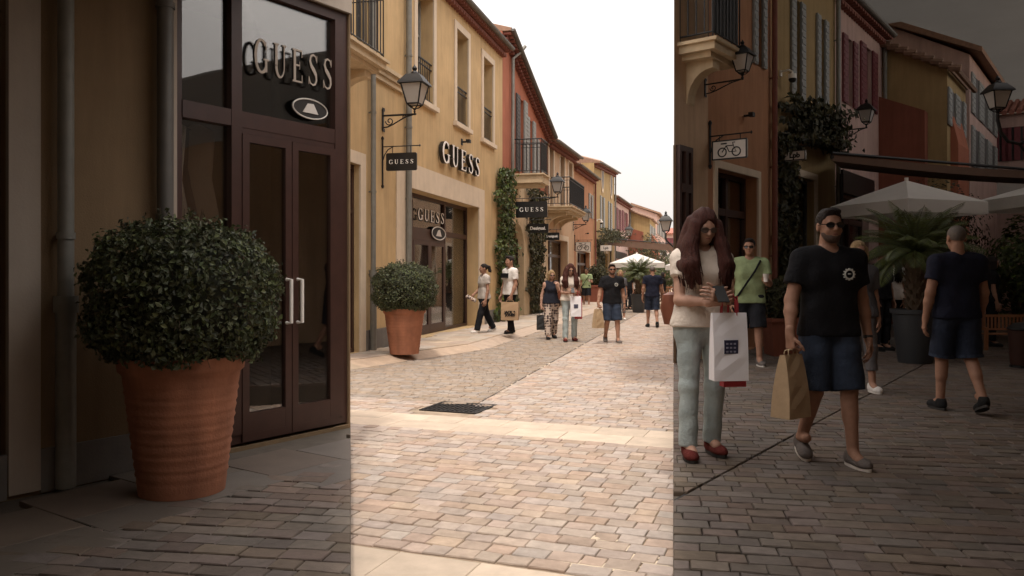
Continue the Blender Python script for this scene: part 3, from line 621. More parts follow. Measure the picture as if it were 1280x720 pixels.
def garments(V, root_t, v, z, n, label, dy=.16, seed=1, h=1.1):
    """dresses hanging in the window"""
    rg = random.Random(seed); cols = [(.55, .5, .48), (.45, .30, .28), (.6, .58, .55), (.16, .13, .13), (.5, .42, .36)]
    for i in range(n):
        mb = MB(); hh = h*rg.uniform(.75, 1.05); k = 14; w = rg.uniform(.16, .24)
        for side in (0,):
            rows = []
            for r_, (f, wf) in enumerate(((0, .15), (.06, .75), (.2, .7), (.45, .6), (.75, .85), (1, 1.05))):
                rows.append([(w*wf*math.cos(2*math.pi*j/k)*(1+.10*math.sin(j*2.6+i)*f), .07*wf*math.sin(2*math.pi*j/k)*(1+.2*math.sin(j*2.1)*f), -hh*f) for j in range(k)])
            vs = [p for r_ in rows for p in r_]; mb.add(vs, [(a*k+j, a*k+(j+1) % k, (a+1)*k+(j+1) % k, (a+1)*k+j) for a in range(len(rows)-1) for j in range(k)])
        c = cols[(i+seed) % len(cols)]
        o = mb.build('hanging_dress', simple('dress_%d' % ((i+seed) % len(cols)), c), None, True)
        p = V.W(root_t+i*dy, v-.12*(i % 2), z); o.location = p; o.rotation_euler = (0, 0, V.ang+R(35)+rg.uniform(-.2, .2)); tag(o, label, 'dress', label.split(',')[0])
V = VC
t0, t1 = 10.5, V.T(503); Tz = lambda x: V.T(x)-t0
A = V.thing('townhouse', 'ochre house with a cream stone balcony nearest the camera on the left row', 'house', t0)
dy0, dy1 = Tz(430), Tz(449); dz1 = V.H(445, 205)
wall(0, t1-t0, 0, 8.6, 8.6, [(dy0, dy1, .1, dz1), (Tz(446), Tz(462), 5.45, 8.0)], depth=.25).build('wall', M['ochre'], A)
surround(A, dy0, dy1, .1, dz1, w=.22, bottom=False); mb = MB(); frame_bars(mb, -.1, dy0, dy1, .1, dz1, w=.08, ny=(.5,), nz=(.75,)); dr = mb.build('door', M['wood'], A); mb = MB(); mb.bb(-.14, -.135, dy0, dy1, .1, dz1); mb.build('pane', M['pane'], dr)
window(A, Tz(446), Tz(462), 5.45, 8.0, fm=M['darkwood'])
mb = MB(); mb.bb(-.02, .03, dy1+.225, t1-t0-.03, .08, .47); mb.bb(-.02, .03, 0, dy0-.225, .08, .47); mb.build('plinth', M['plinth'], A)
bz = V.H(483, 76, .75); by1 = V.T(483, .75)-t0
balcony(A, .2, by1, bz, .75, corbels=(by1-.35, .8), h=1.15)
mb = MB(); cz = V.H(490, 104); mb.bb(-.01, .10, by1-.3, t1-t0-.02, cz, cz+.1); mb.bb(-.01, .15, by1-.3, t1-t0-.005, cz+.1, cz+.18); mb.bb(-.01, .06, by1-.3, t1-t0-.03, cz-.1, cz); mb.build('cornice', M['creamstone'], A)
pipe(A, Tz(461), .1, V.H(462, 92), base=1.35)
pipe(A, Tz(461), bz+.02, 8.6)
eaves(A, 0, t1-t0, 8.6, 8.6)
# ------------------------------------------------ clothing shop house
t0 = t1; t1 = V.T(628); Tz = lambda x: V.T(x)-t0
B = V.thing('shop_house', 'ochre two storey shop house with tall cream framed windows and ivory serif wall lettering', 'shop', t0)
L1 = t1-t0; holes = []; wins = []
for xa, xb, yt, yb in ((520.5, 541, -22, 127), (570, 584.5, 42, 157), (603.5, 615.5, 76, 177)):
    xm = (xa+xb)/2; z0_, z1_ = V.H(xm, yb), V.H(xm, yt); wins.append((Tz(xa), Tz(xb), z0_, min(z1_, 7.75)))
sy0, sy1 = Tz(506.5), Tz(598); sz1 = V.H(550, 247); sz1 = V.H(507, 233)
holes = wins+[(sy0, sy1, .1, sz1, .42)]
ez0, ez1 = 8.25, 8.35
wall(0, L1, 0, ez0, ez1, holes, depth=.30).build('wall', M['ochre'], B)
for w_ in wins: window(B, *w_, depth=.34, fm=M['greyshut'], rail=True, sur=M['cream'], w=.17)
surround(B, sy0, sy1, .1, sz1, w=.52, proud=.03, bottom=False)
mb = MB(); mb.bb(-.02, .03, sy1+.53, L1-.01, .08, .47); mb.build('plinth', M['plinth'], B)
tr = V.H(531, 293.5); f1, f2 = (Tz(531.7)-sy0)/(sy1-sy0), (Tz(571)-sy0)/(sy1-sy0)
shopfront(B, sy0, sy1, .1, sz1, .42, (f1, f2), V.H(531, 286), (f1, f2, V.H(533, 299)))
pipe(B, .14, .1, 8.25, r=.062)
eaves(B, -.1, L1, ez0, ez1, over=.28)
front, back, w_ = serif('GUESS', .51, .10, .30)
ty0, ty1 = Tz(547), Tz(594); zc = V.H(545, 201.5); sc = (ty1-ty0)/w_
for mb_, nm, mm in ((front, 'letter_face', M['letter']), (back, 'letter_return', M['sign'])):
    mb_.xf(Matrix.Translation((.13, (ty0+ty1)/2, zc)) @ TOX @ Matrix.Diagonal((sc, 1, 1, 1)))
    mb_.build('wall_letters' if nm == 'letter_face' else 'letter_return', mm, B)
front, back, w_ = serif('GUESS', .27, .03, .34); ty0, ty1 = Tz(537.5), Tz(568.5); sc = (ty1-ty0)/w_
front.xf(Matrix.Translation((-.28, (ty0+ty1)/2, V.H(537, 274))) @ TOX @ Matrix.Diagonal((sc, 1, 1, 1))); front.build('window_lettering', M['letter'], B)
back.xf(Matrix.Translation((-.28, (ty0+ty1)/2, V.H(537, 274))) @ TOX @ Matrix.Diagonal((sc, 1, 1, 1))); back.build('letter_return', M['sign'], B)
mb = MB(); yc, zc = Tz(562), V.H(561, 291.5)
mb.prism([(-.29, yc+.52*math.cos(q), zc+.17*math.sin(q)) for q in [2*math.pi*i/28 for i in range(28)]], (.012, 0, 0)); mb.build('oval_badge', M['dark'], B)
mb = MB(); mb.tube([(-.275, yc+.50*math.cos(q), zc+.155*math.sin(q)) for q in [2*math.pi*i/28 for i in range(29)]], .014, 5); mb.prism([(-.277, yc-.2, zc-.07), (-.277, yc+.2, zc-.07), (-.277, yc+.08, zc+.09), (-.277, yc-.05, zc+.07)], (.006, 0, 0)); mb.build('badge_mark', M['signwhite'], B)
mb = MB(); yc, zc = Tz(577), V.H(576, 177); mb.tube([(0, yc, zc), (.22, yc, zc)], .025, 8); mb.bb(.14, .24, yc-.09, yc+.05, zc-.03, zc+.05); mb.bb(0, .02, yc-.06, yc+.06, zc-.08, zc+.08); mb.build('spotlight', M['iron'], B)
garments(V, V.T(511), -.85, 2.45, 3, 'pale dress hanging behind the left pane of the lit ochre shop')
wall_lamp(V, 'large black wall lantern over the hanging serif sign on the ochre shop', 478, 137, 60, s=1.0, d=.66)
fr, bk, w_ = serif('GUESS', .082, .006, .42)
blade_sign(V, 'black hanging sign with white serif capitals under the large lantern on the ochre shop', 477, 0, V.H(478, 184), .62, .34, .1, (fr, -.04), x0=.10, postz=(.20, -.80), gap=.13)
# ------------------------------------------------ red house
t0 = t1; t1 = V.T(685); Tz = lambda x: V.T(x)-t0; L2 = t1-t0
C_ = V.thing('townhouse', 'terracotta red house with dark shutters and cream balcony beyond the ochre shop', 'house', t0)
az0, az1 = .1, V.H(646, 278); ay0, ay1 = Tz(638.5), Tz(655)
zA, zB = V.H(640, 52), V.H(684, 172)
hw = [(Tz(649), Tz(654), V.H(652, 215), V.H(652, 125)), (Tz(661), Tz(665), V.H(662, 222), V.H(662, 150)), (Tz(673), Tz(676), V.H(674, 225), V.H(674, 178))]
wall(0, L2, V.H(628, 205)-.3, zA, zB, hw, depth=.2).build('wall', M['red'], C_)
zs = V.H(628, 205)-.3
wl = wall(0, L2, 0, zs, zs, [(ay0, ay1, az0, az1, .3)], depth=.3, x=.002).build('ground_floor_wall', M['creamstone'], C_)
arch_fill(C_, ay0, ay1, az1-(ay1-ay0)*.42, az1, M['creamstone'], x=.002, d=.29)
mb = MB(); frame_bars(mb, -.2, ay0, ay1, az0, az1, w=.07, ny=(.5,), nz=(.35, .7)); wo = mb.build('window', M['wood'], C_); mb = MB(); mb.bb(-.24, -.232, ay0, ay1, az0, az1); mb.build('pane', M['pane'], wo); mb = MB(); mb.bb(-1.2, -1.15, ay0-.5, ay1+.5, 0, az1+.3); mb.build('room_dark', M['dark'], wo)
for w_ in hw:
    window(C_, *w_, depth=.18, fm=M['darkwood'], sur=None); ww = (w_[1]-w_[0])
    shutter(C_, w_[0]-ww*.9, w_[0]-.01, w_[2]-.05, w_[3]+.05, M['greyshut'] if w_ is not hw[0] else M['darkwood']); shutter(C_, w_[1]+.01, w_[1]+ww*.9, w_[2]-.05, w_[3]+.05, M['greyshut'])
bz = V.H(650, 214, .4); by0, by1 = V.T(643.5, .1)-t0, V.T(686, 1.0)-t0
balcony(C_, by0, by1, bz, 1.0, h=1.1, corbels=(), panels=True, th=.3)
mb = MB(); mb.bb(-.01, .12, 0, Tz(640), zs-.05, zs+.1); mb.bb(-.01, .08, 0, Tz(640), zs-.25, zs-.05); mb.build('cornice', M['creamstone'], C_)
eaves(C_, 0, L2, zA, zB, over=.28, gm=M['genoise'])
mb = MB(); py = Tz(637.5); mb.tube([(.42, py+.35, zA-.15), (.3, py+.25, zA-.35), (.10, py, zA-.62), (.09, py, zs+.1)], .055, 10); smoothby(mb.build('downpipe', M['zinc'], C_))
def ivy_column(V, label, xa, xb, ytop, leafm, n, thick=.35, dens=1., ybot=None, v0=0., name='ivy_column', cat='climbing plant', group='ivy columns on the facades', trunk=True):
    ta, tb = V.T(xa, v0), V.T(xb, v0); o = V.thing(name, label, cat, (ta+tb)/2, v0, 0, group); w = abs(tb-ta); z1 = V.H((xa+xb)/2, ytop, v0); z0 = V.zb if ybot is None else V.H((xa+xb)/2, ybot, v0)
    rg = np.random.default_rng(int(xa)+n); k = n
    u = rg.uniform(-1, 1, k); zq = rg.uniform(0, 1, k); bulge = .75+.35*np.sin(zq*17+xa)+.2*np.sin(zq*41)
    y = u*w*.5*np.clip(bulge, .6, 1.15); x = np.abs(rg.normal(0, 1, k))*thick*.35*(1-.5*u**2)+.03+thick*.5*rg.uniform(0, 1, k)*(1-.7*np.abs(u))
    pts = np.stack([x, y, z0+zq*(z1-z0)], 1); N = np.tile([.9, 0., .25], (k, 1)); N[:, 1] = u*.6; N[:, 0] += .3
    P, Fc = leafcloud(pts, N, .13, 1.4, .55, int(xa)); leafmesh('foliage', P, Fc, leafm, o)
    if trunk:
        mb = MB()
        for q in range(3): mb.tube([(.05, -.1+.1*q, z0), (.07, -.12+.14*q, z0+.5*(z1-z0)), (.05, -.1+.1*q, z0+.9*(z1-z0))], [.03, .022, .008], 6)
        mb.build('stem', M['twig'], o)
    return o
ivy_column(V, 'bright green ivy climbing the pier right of the ochre shop window', 616, 637, 212, M['ivy'], 2600, .4)
ivy_column(V, 'dark dense ivy column under the red house balcony', 657, 678, 236, M['ivydark'], 3200, .3)
fr, bk, w_ = serif('GUESS', .13, .006, .36)
blade_sign(V, 'black hanging sign with white serif capitals beside the bright ivy', 634, 0, V.H(630, 247), 1.0, .50, .1, (fr, -.065), x0=.28, postz=(.15, -.5), gap=.10)
tm = plain_text('Desigual.', .155, .004, .003)
blade_sign(V, 'black hanging sign lettered Desigual under the red balcony, the nearer one', 658, .05, V.H(660, 276), .72, .31, .1, (tm, 0), x0=.05, postz=(.1, -.4), gap=.14)
tm = plain_text('Desigual.', .125, .004, .003)
blade_sign(V, 'smaller black hanging sign lettered Desigual in front of the peach house', 681, .02, V.H(681, 287), .55, .29, .1, (tm, 0), x0=.02, postz=(.1, -.4), gap=.12)
wall_lamp(V, 'dark wall lantern below the red house balcony above the lettered signs', 668, 243, 28, s=.95, d=.85)
# ================================================================== the row beyond: built once for each street (measured in the same facade)
def far_row(V, who, z9, center):
    dim = not center
    GRP = lambda s: s+(' in the sunny street' if center else ' in the dim gallery')
    at_ = (lambda s: s+' down the bright street') if center else (lambda s: s+' in the dim gallery on the right')
    # ---- peach house with balcony
    xs = 777 if center else 842.5      # panel pixel of the left edge
    t0 = V.T(xs) if not center else VC.T(685); t1 = V.T(885); Tz = lambda x: V.T(x)-t0; Lh = t1-t0
    zA, zB = (VC.H(685, 176), V.H(897, -140)) if center else (9.1, 9.1)
    P = V.thing('townhouse', at_('peach house with an iron balcony on stone corbels'), 'house', t0, group=None)
    if center:
        ow = (Tz(768), Tz(858), V.zb, V.H(850, 175), .3); ws = [(Tz(a), Tz(b), V.H((a+b)/2, 40), V.H((a+b)/2, yt)) for a, b, yt in ((786, 803, -205), (828, 846, -165), (862, 877, -135))]
    else:
        ow = (Tz(845), Tz(862), V.zb, V.H(856, 184), .02); ws = []
    wall(0, Lh, 0, zA, zB, ws+[ow], depth=.22, back=6 if center else .3, mitre=0 if center else .75).build('wall', M['peach'], P)
    for w_ in ws: window(P, *w_, depth=.2, fm=M['darkwood'], sur=M['cream'], w=.16, bottom=False)
    shopfront(P, ow[0], ow[1], ow[2], ow[3], ow[4]+(.1 if center else .02), (.5,), V.H(850, 235), None, D=2.2 if center else .01)
    
    if center: surround(P, ow[0], ow[1], ow[2], ow[3], w=.22, bottom=False)
    bo = 1.0 if center else .55
    bz = V.H(929, 66, bo) if not center else V.H(925, 60, bo)
    by0 = (VC.T(688, .2)-t0) if center else .15; by1 = V.T(929, bo)-t0
    balcony(P, by0, by1, bz, bo, h=1.1, corbels=[by0+(by1-by0)*f for f in ((.12, .5, .88) if center else (.35,))], railm=M['iron'], panels=True)
    if center: eaves(P, 0, Lh, zA, zB, over=.35, tilem=M['tile'])
    # ---- orange house
    t0 = t1; t1 = V.T(964); Tz = lambda x: V.T(x)-t0; Lh = t1-t0
    zA, zB = (V.H(893, -118), V.H(985, -50)) if center else (9.1, 9.1)
    O = V.thing('townhouse', at_('orange house with grey arched shutters'), 'house', t0)
    ow = (Tz(895), Tz(946), V.zb, V.H(920, 216), .25)
    ws = [(Tz(905), Tz(914), V.H(910, 78), V.H(910, -45)), (Tz(947), Tz(953), V.H(950, 84), V.H(950, -10))] if center else [(Tz(945), Tz(951), V.H(950, 84), V.H(950, -20))]
    wall(0, Lh, 0, zA, zB, ws+[ow], depth=.2, back=6 if center else .3).build('wall', M['orange'], O)
    for w_ in ws:
        window(O, *w_, depth=.15, fm=M['greyshut'], sur=None, bottom=True); sw_ = (w_[1]-w_[0])*.85
        shutter(O, w_[0]-sw_, w_[0]-.01, w_[2], w_[3], M['greyshut']); shutter(O, w_[1]+.01, w_[1]+sw_, w_[2], w_[3], M['greyshut'])
        arch_fill(O, w_[0]-.02, w_[1]+.02, w_[3]-(w_[1]-w_[0])*.3, w_[3]+.03, M['cream'], x=.03, d=.06)
    shopfront(O, ow[0], ow[1], ow[2], ow[3], .3, (.5,), V.H(920, 265), None, D=2.2 if center else .15); surround(O, ow[0], ow[1], ow[2], ow[3], w=.16 if center else .12, bottom=False)
    pipe(O, Lh-.07, V.zb, zB, r=.05, m=M['genoise'])
    mb = MB(); yq, zq = Tz(930), V.H(930, 145); mb.tube([(0, yq, zq), (.16, yq, zq)], .02, 6); mb.bb(.1, .18, yq-.07, yq+.04, zq-.03, zq+.04); mb.build('spotlight', M['iron'], O)
    if center: eaves(O, 0, Lh, zA, zB, over=.3)
    wall_lamp(V, at_('black wall lantern above the white pictogram sign'), 881, 100, 56, d=.6, s=.95 if center else .62)
    # bicycle board
    bw, bh = (.72, .46) if center else (.56, .30)
    o = blade_sign(V, at_('white framed hanging board with a bicycle pictogram'), 886, 0, V.H(886, 171), bw, bh, .1, None, x0=.06, postz=(.25, -.5), m=M['signwhite'], frame=True, gap=.08)
    bd = [c for c in o.children if c.name.startswith('board')][0]; zc = V.H(886, 171)-.08-bh/2; xc = .06+bw/2; s_ = bh/.32
    mb = MB()
    for dx in (-.12, .12): mb.tube([(xc+dx*s_+.07*s_*math.cos(q), -.024, zc-.04*s_+.07*s_*math.sin(q)) for q in [2*math.pi*i/18 for i in range(19)]], .011*s_, 5)
    pth = [(-.12, -.04), (-.05, .06), (.07, .06), (.12, -.04), (.0, -.04), (-.05, .06)]; mb.tube([(xc+a*s_, -.024, zc+b*s_) for a, b in pth], .009*s_, 5); mb.tube([(xc+.07*s_, -.024, zc+.06*s_), (xc+.06*s_, -.024, zc+.11*s_), (xc+.10*s_, -.024, zc+.11*s_)], .009*s_, 5)
    mb.tube([(xc-.14*s_, -.024, zc+.10*s_), (xc-.04*s_, -.024, zc+.10*s_)], .011*s_, 5); mb.build('pictogram', M['iron'], bd)
    # ---- yellow house
    t0 = t1; t1 = V.T(1044); Tz = lambda x: V.T(x)-t0; Lh = t1-t0
    zA, zB = (V.H(975, -125), V.H(1060, -75)) if center else (9.1, 9.1)
    Y = V.thing('townhouse', at_('yellow ochre house with tall grey shutters'), 'house', t0)
    ow = (Tz(990), Tz(1018), V.zb, V.H(1003, 222), .25)
    ws = [(Tz(993), Tz(999), V.H(996, 125), V.H(996, 0)), (Tz(1024), Tz(1029), V.H(1026, 133), V.H(1026, 22))]
    wall(0, Lh, 0, zA, zB, ws+[ow], depth=.18, back=6 if center else .3).build('wall', M['yellow'], Y)
    for w_ in ws:
        window(Y, *w_, depth=.14, fm=M['greyshut'], bottom=True); sw_ = (w_[1]-w_[0])*.95
        shutter(Y, w_[0]-sw_, w_[0]-.01, w_[2], w_[3], M['greyshut']); shutter(Y, w_[1]+.01, w_[1]+sw_, w_[2], w_[3], M['greyshut'])
    if center:
        for xo, yo in ((995, -78), (1030, -48)):
            yc, zc = Tz(xo), V.H(xo, yo); mb = MB(); mb.prism([(.0, yc+.55*math.cos(q), zc+.95*math.sin(q)) for q in [2*math.pi*i/24 for i in range(24)]], (.06, 0, 0)); s_ = mb.build('oval_window', M['cream'], Y)
            mb = MB(); mb.prism([(.06, yc+.35*math.cos(q), zc+.72*math.sin(q)) for q in [2*math.pi*i/24 for i in range(24)]], (.01, 0, 0)); mb.build('pane', M['darkwood'], s_)
        eaves(Y, 0, Lh, zA, zB, over=.35)
    mb = MB(); frame_bars(mb, -.15, ow[0], ow[1], ow[2], ow[3], w=.06, ny=(.5,)); dr = mb.build('door', M['darkwood'], Y); mb = MB(); mb.bb(-.19, -.183, ow[0], ow[1], ow[2], ow[3]); mb.build('pane', M['pane'], dr); mb = MB(); mb.bb(-.5, -.45, ow[0]-.1, ow[1]+.1, 0, ow[3]+.1); mb.build('room_dark', M['dark'], dr)
    surround(Y, ow[0], ow[1], ow[2], ow[3], w=.14, bottom=False); pipe(Y, Lh-.08, V.zb, zB, r=.05)
    k_ = .62 if center else .55
    cam_ = V.thing('security_camera', at_('white dome security camera on the yellow house'), 'security camera', V.T(975), 0, V.H(975, 92), None)
    mb = MB(); mb.bb(0, .03, -.07*k_, .07*k_, -.1*k_, .1*k_); mb.tube([(.02, 0, .06*k_), (.3*k_, 0, .08*k_), (.42*k_, 0, 0), (.42*k_, 0, -.08*k_)], .035*k_, 8); mb.build('arm', M['white'], cam_)
    mb = MB(); mb.lathe([(.03*k_, 0), (.13*k_, -.03*k_), (.14*k_, -.15*k_), (.14*k_, -.18*k_)], (.42*k_, 0, -.05*k_), 16); smoothby(mb.build('housing', M['white'], cam_))
    mb = MB(); mb.lathe([(.125*k_, 0), (.12*k_, -.07*k_), (.08*k_, -.12*k_), (.01, -.14*k_)], (.42*k_, 0, -.232*k_), 16); smoothby(mb.build('dome', M['iron'], cam_))
    ivy_column(V, at_('rounded ivy canopy over the yellow house doorway'), 970, 1046, 136, M['ivydark'], 2200, 1.2 if center else .6, ybot=185, name='ivy_canopy', trunk=False)
    ivy_column(V, at_('dark ivy trailing down beside the yellow house doorway'), 966, 992, 170, M['ivydark'], 1800, .4 if center else .25)
    tm = plain_text('Lpb', .19 if center else .13, .004, .006)
    bw, bh = (.66, .36) if center else (.40, .19)
    blade_sign(V, at_('white hanging board lettered Lpb under the ivy'), 970 if center else 972, 0, V.H(972, 186), bw, bh, .1, (tm, 0), x0=.25 if center else .12, postz=(.1, -.3), m=M['signwhite'], frame=True, ink=M['iron'], gap=.06)
    # ---- pink house
    t0 = t1; t1 = V.T(1103); Tz = lambda x: V.T(x)-t0; Lh = t1-t0
    zA, zB = V.H(1050, 6), V.H(1103, 40)
    if not center: zA = zB = (zA+zB)/2
    K = V.thing('townhouse', at_('pink house with dark red shutters'), 'house', t0)
    ws = [(Tz(1058), Tz(1065), V.H(1061, 132), V.H(1061, 48)), (Tz(1081), Tz(1089), V.H(1085, 137), V.H(1085, 60))]; ow = (Tz(1050), Tz(1086), V.zb, V.H(1066, 250), .2)
    wall(0, Lh, 0, zA, zB, ws+[ow], depth=.18, back=6 if center else .3).build('wall', M['pink'], K)
    for w_ in ws:
        window(K, *w_, depth=.14, fm=M['redshut'], bottom=True); sw_ = (w_[1]-w_[0])*.8
        shutter(K, w_[0]-sw_, w_[0]-.01, w_[2], w_[3], M['redshut']); shutter(K, w_[1]+.01, w_[1]+sw_, w_[2], w_[3], M['redshut'])
    shopfront(K, ow[0], ow[1], ow[2], ow[3], .25, (.5,), ow[3]-.5, None, D=2.2 if center else .6)
    mb = MB(); mb.bb(0, .12, Tz(1047), Tz(1087), V.H(1066, 246), V.H(1066, 219)); mb.build('fascia_sign', M['sign'], K)
    pipe(K, Lh-.1, V.zb, zB, r=.05)
    eaves(K, 0, Lh, zA, zB, over=.3 if center else .25, depth=4.5 if center else .35)
    wall_lamp(V, at_('wall lantern on the pink house'), 1057, 158, 40, d=.8 if center else .45, s=1.1 if center else .7)
    # ---- yellow gable with a lower maroon block, standing out into the street
    tg = V.T(1100)+(.6 if center else .25); tm_ = tg-(.8 if center else .4)
    vg = V.V(1184, tg); tg1 = V.T(1207, vg); vm0, vm = V.V(1096, tm_), V.V(1156, tm_)
    zL, zR = V.H(0, 53, 0, tg), V.H(0, 86, vg, tg)
    G = V.thing('gabled_house', at_('yellow gabled house facing the viewer'), 'house', tg)
    mb = MB(); g1 = tg1-tg; mb.prism([(-.3, 0, 0), (vg, 0, 0), (vg, 0, zR), (-.3, 0, zL+.05)], (0, g1, 0)); mb.build('wall', M['yellow'], G)
    mb = MB(); n = 10
    for j in range(n+1): 
        f = j/n; xx = -.3+(vg+.5)*f; zz = zL+.05+(zR-zL-.05)*f*(vg+.5)/(vg+.3); mb.tube([(xx-.14, -.18, zz+.09), (xx+.14, -.18, zz+.04)], .09, 7); mb.tube([(xx, -.2, zz+.08), (xx, g1+.2, zz+.08)], .075, 6)
    mb.build('roof', M['tile'], G)
    for f in (.25, .68):
        ya, yb = g1*(f-.09), g1*(f+.09); zb_, zt_ = zR-1.75*(1 if center else .8), zR-.45
        mb = MB(); mb.bb(vg-.02, vg+.012, ya, yb, zb_, zt_); wo = mb.build('window', M['darkwood'], G)
        for a, b in ((ya-(yb-ya)*.9, ya-.02), (yb+.02, yb+(yb-ya)*.9)): shutter(G, a, b, zb_, zt_, M['greyshut'], x=vg)
    zml, zmr = V.H(0, 120, vm0, tm_), V.H(0, 138, vm, tm_)
    Q = V.thing('annex', at_('low maroon annex in front of the yellow gable'), 'building', tm_)
    mb = MB(); mb.prism([(vm0, 0, 0), (vm, 0, 0), (vm, 0, zmr), (vm0, 0, zml)], (0, tg-tm_-.02, 0)); mb.build('wall', M['maroon'], Q)
    r2 = MB(); x2 = V.V(1186, tg+.0); za2, zb2 = V.H(0, 140, vm, tg), V.H(0, 176, x2, tg)
    g2 = g1*.6
    mb = MB(); mb.prism([(vg+.002, .3*g1, 0), (vg+.45*(1 if center else .4), .3*g1, 0), (vg+.45*(1 if center else .4), .3*g1, zb2), (vg+.002, .3*g1, za2)], (0, g2, 0)); mb.build('side_wing', M['red'], Q)
    # ---- far pink house
    tp = tg1+(3 if center else 1.2); vp0, vp = V.V(1110, tp), V.V(1212, tp); tp1 = V.T(1246, vp); zl, zr = V.H(0, 32, vp0, tp), V.H(0, 68, vp, tp)
    H_ = V.thing('townhouse', at_('distant pale pink house behind the gable'), 'house', tp)
    g1 = tp1-tp; mb = MB(); mb.prism([(vp0, 0, 0), (vp, 0, 0), (vp, 0, zr), (vp0, 0, zl)], (0, g1, 0)); mb.build('wall', M['pink'], H_)
    mb = MB(); mb.prism([(vp0, -.25, zl), (vp+.35, -.25, zr-.03), (vp+.35, -.25, zr+.12), (vp0, -.25, zl+.2)], (0, g1+.5, 0)); mb.build('roof', M['tile'], H_)
    for f in (.2, .5, .8):
        for zz in (.55, 2.4):
            ya, yb = g1*(f-.06), g1*(f+.06); k2 = 1 if center else .85
            if zr-zz*k2-1.3 < .5: continue
            mb = MB(); mb.bb(vp-.02, vp+.012, ya, yb, zr-zz*k2-1.2, zr-zz*k2); wo = mb.build('window', M['darkwood'], H_)
            for a, b in ((ya-(yb-ya)*.9, ya-.02), (yb+.02, yb+(yb-ya)*.9)): shutter(H_, a, b, zr-zz*k2-1.2, zr-zz*k2, M['greyshut'], x=vp)
    # ---- house with red tiled roof that closes the view
    te = tp1+(4 if center else 1.0); ve0 = V.V(1225, te); ve1 = V.V(1420 if not center else 1500, te); z_ = V.H(0, 146, ve0, te); zt = V.H(0, 122, ve0, te)
    E = V.thing('house', at_('low house with a red tiled roof'), 'house', te)
    mb = MB(); mb.bb(ve0, ve1, 0, 5 if center else 2, 0, z_); mb.build('wall', M['pink'], E)
    mb = MB(); n = int((ve1-ve0)/.22)
    for j in range(n): xx = ve0+(ve1-ve0)*(j+.5)/n; mb.tube([(xx, -.3, z_), (xx, 1.6, zt)], .10, 6)
    mb.add([(ve0, -.3, z_-.03), (ve1, -.3, z_-.03), (ve1, 1.6, zt), (ve0, 1.6, zt)], [(0, 1, 2, 3)]); mb.build('roof', M['redtile'], E)
    for f in (.06, .12, .18):
        xx = ve0+(ve1-ve0)*f+.3; mb = MB(); mb.bb(xx-.22, xx+.22, -.02, .0, z_-1.7, z_-.5); wo = mb.build('window', M['darkwood'], E)
        mb = MB(); mb.bb(xx-.42, xx-.23, -.05, .0, z_-1.7, z_-.5); mb.bb(xx+.23, xx+.42, -.05, 0, z_-1.7, z_-.5); mb.build('shutter', M['redshut'], wo)
    mb = MB(); mb.bb(ve0+.2, ve0+(ve1-ve0)*.35, -.06, .0, z_-3.1, z_-2.2); mb.build('fascia_sign', M['signwhite'], E)
far_row(VF, 'c', 9, True)
far_row(VR, 'r', 9, False)
# ================================================================== left: dim shop beside the low terrace
V = VL; t0 = -5; t1 = V.T(438); T0 = lambda x: V.T(x)-t0
Lh = t1-t0; Dd = V.thing('shop_house', 'shop house with dimness painted into its ochre, dark glazed doors behind the large potted shrub at left', 'shop', t0)
sy0 = T0(218); sz1 = 3.72; sy1 = Lh+.0
sy1 = T0(437.0)
hb = 4.35
fr0 = T0(14)-.6
wall(0, Lh, 0, hb, hb, [(sy0, Lh-.02, .22, sz1, .12), (T0(-60), T0(8), .22, 3.4, .15)], depth=.12, back=5).build('wall', M['dochre'], Dd)  # wall paint darkened in place of shade
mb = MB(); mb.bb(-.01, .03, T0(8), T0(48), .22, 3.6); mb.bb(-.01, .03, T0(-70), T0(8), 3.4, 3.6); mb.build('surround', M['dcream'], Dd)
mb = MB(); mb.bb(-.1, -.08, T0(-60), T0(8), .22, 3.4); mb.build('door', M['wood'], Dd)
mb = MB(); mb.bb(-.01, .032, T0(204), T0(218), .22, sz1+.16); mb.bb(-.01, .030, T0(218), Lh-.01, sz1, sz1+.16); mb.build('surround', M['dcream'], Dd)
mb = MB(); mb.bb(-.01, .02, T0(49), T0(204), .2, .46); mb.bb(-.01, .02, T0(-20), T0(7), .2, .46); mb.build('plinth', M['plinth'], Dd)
tr = V.H(300, 148); fa, fb = (T0(297)-sy0)/(sy1-sy0), (T0(425)-sy0)/(sy1-sy0)
shopfront(Dd, sy0, sy1, .24, sz1, .12, (fa, fb), tr, (fa, fb, V.H(305, 166)), D=.9, fw=.06)
pipe(Dd, T0(73), .22, 4.0, r=.045, base=1.05); pipe(Dd, T0(197), .47, 4.0, r=.052, m=M['gutter'])
def roofz(y): return max(2.35, 1.75+.345*y)
def roof_mb(poly):
    mb = MB(); yk = .6/.345
    for sg in (1, -1):
        q = clip2(poly, 0, yk, 0, sg)
        if len(q) > 2: mb.prism([(x, y, roofz(y)) for x, y in q], (0, 0, .03))
    return mb
def shade_edge(y, s, n=8):
    c = 1/math.tan(SUN_EL); z = (1.75+.345*y)/(1+.345*c*.995)
    if z < 2.35: z = 2.35
    return (s*.202*y-.1*c*z, y-.995*c*z)
ed = [shade_edge(y, -1) for y in (1.2, 3, 5, 6.84, 9.2)]; ed = ed[:-1]+[(-1.40, 6.86)]
cp = [(-.32, -1.15)]+ed+[tuple((VL.P0+VL.e*.6+VL.n*.02)[:]), tuple((VL.P0-VL.e*4.4+VL.n*.02)[:]), (-6, -1.15)]
mb = roof_mb(cp); mb.xf(Matrix.Rotation(-V.ang, 4, 'Z') @ Matrix.Translation(-V.W(t0))); mb.build('canopy', M['plaster'], Dd)  # unseen canopy added over the terrace to shade this shop front
mb = MB(); mb.bb(-5, .12, -.1, Lh+.0, hb, hb+.14); mb.build('parapet', M['dcream'], Dd)
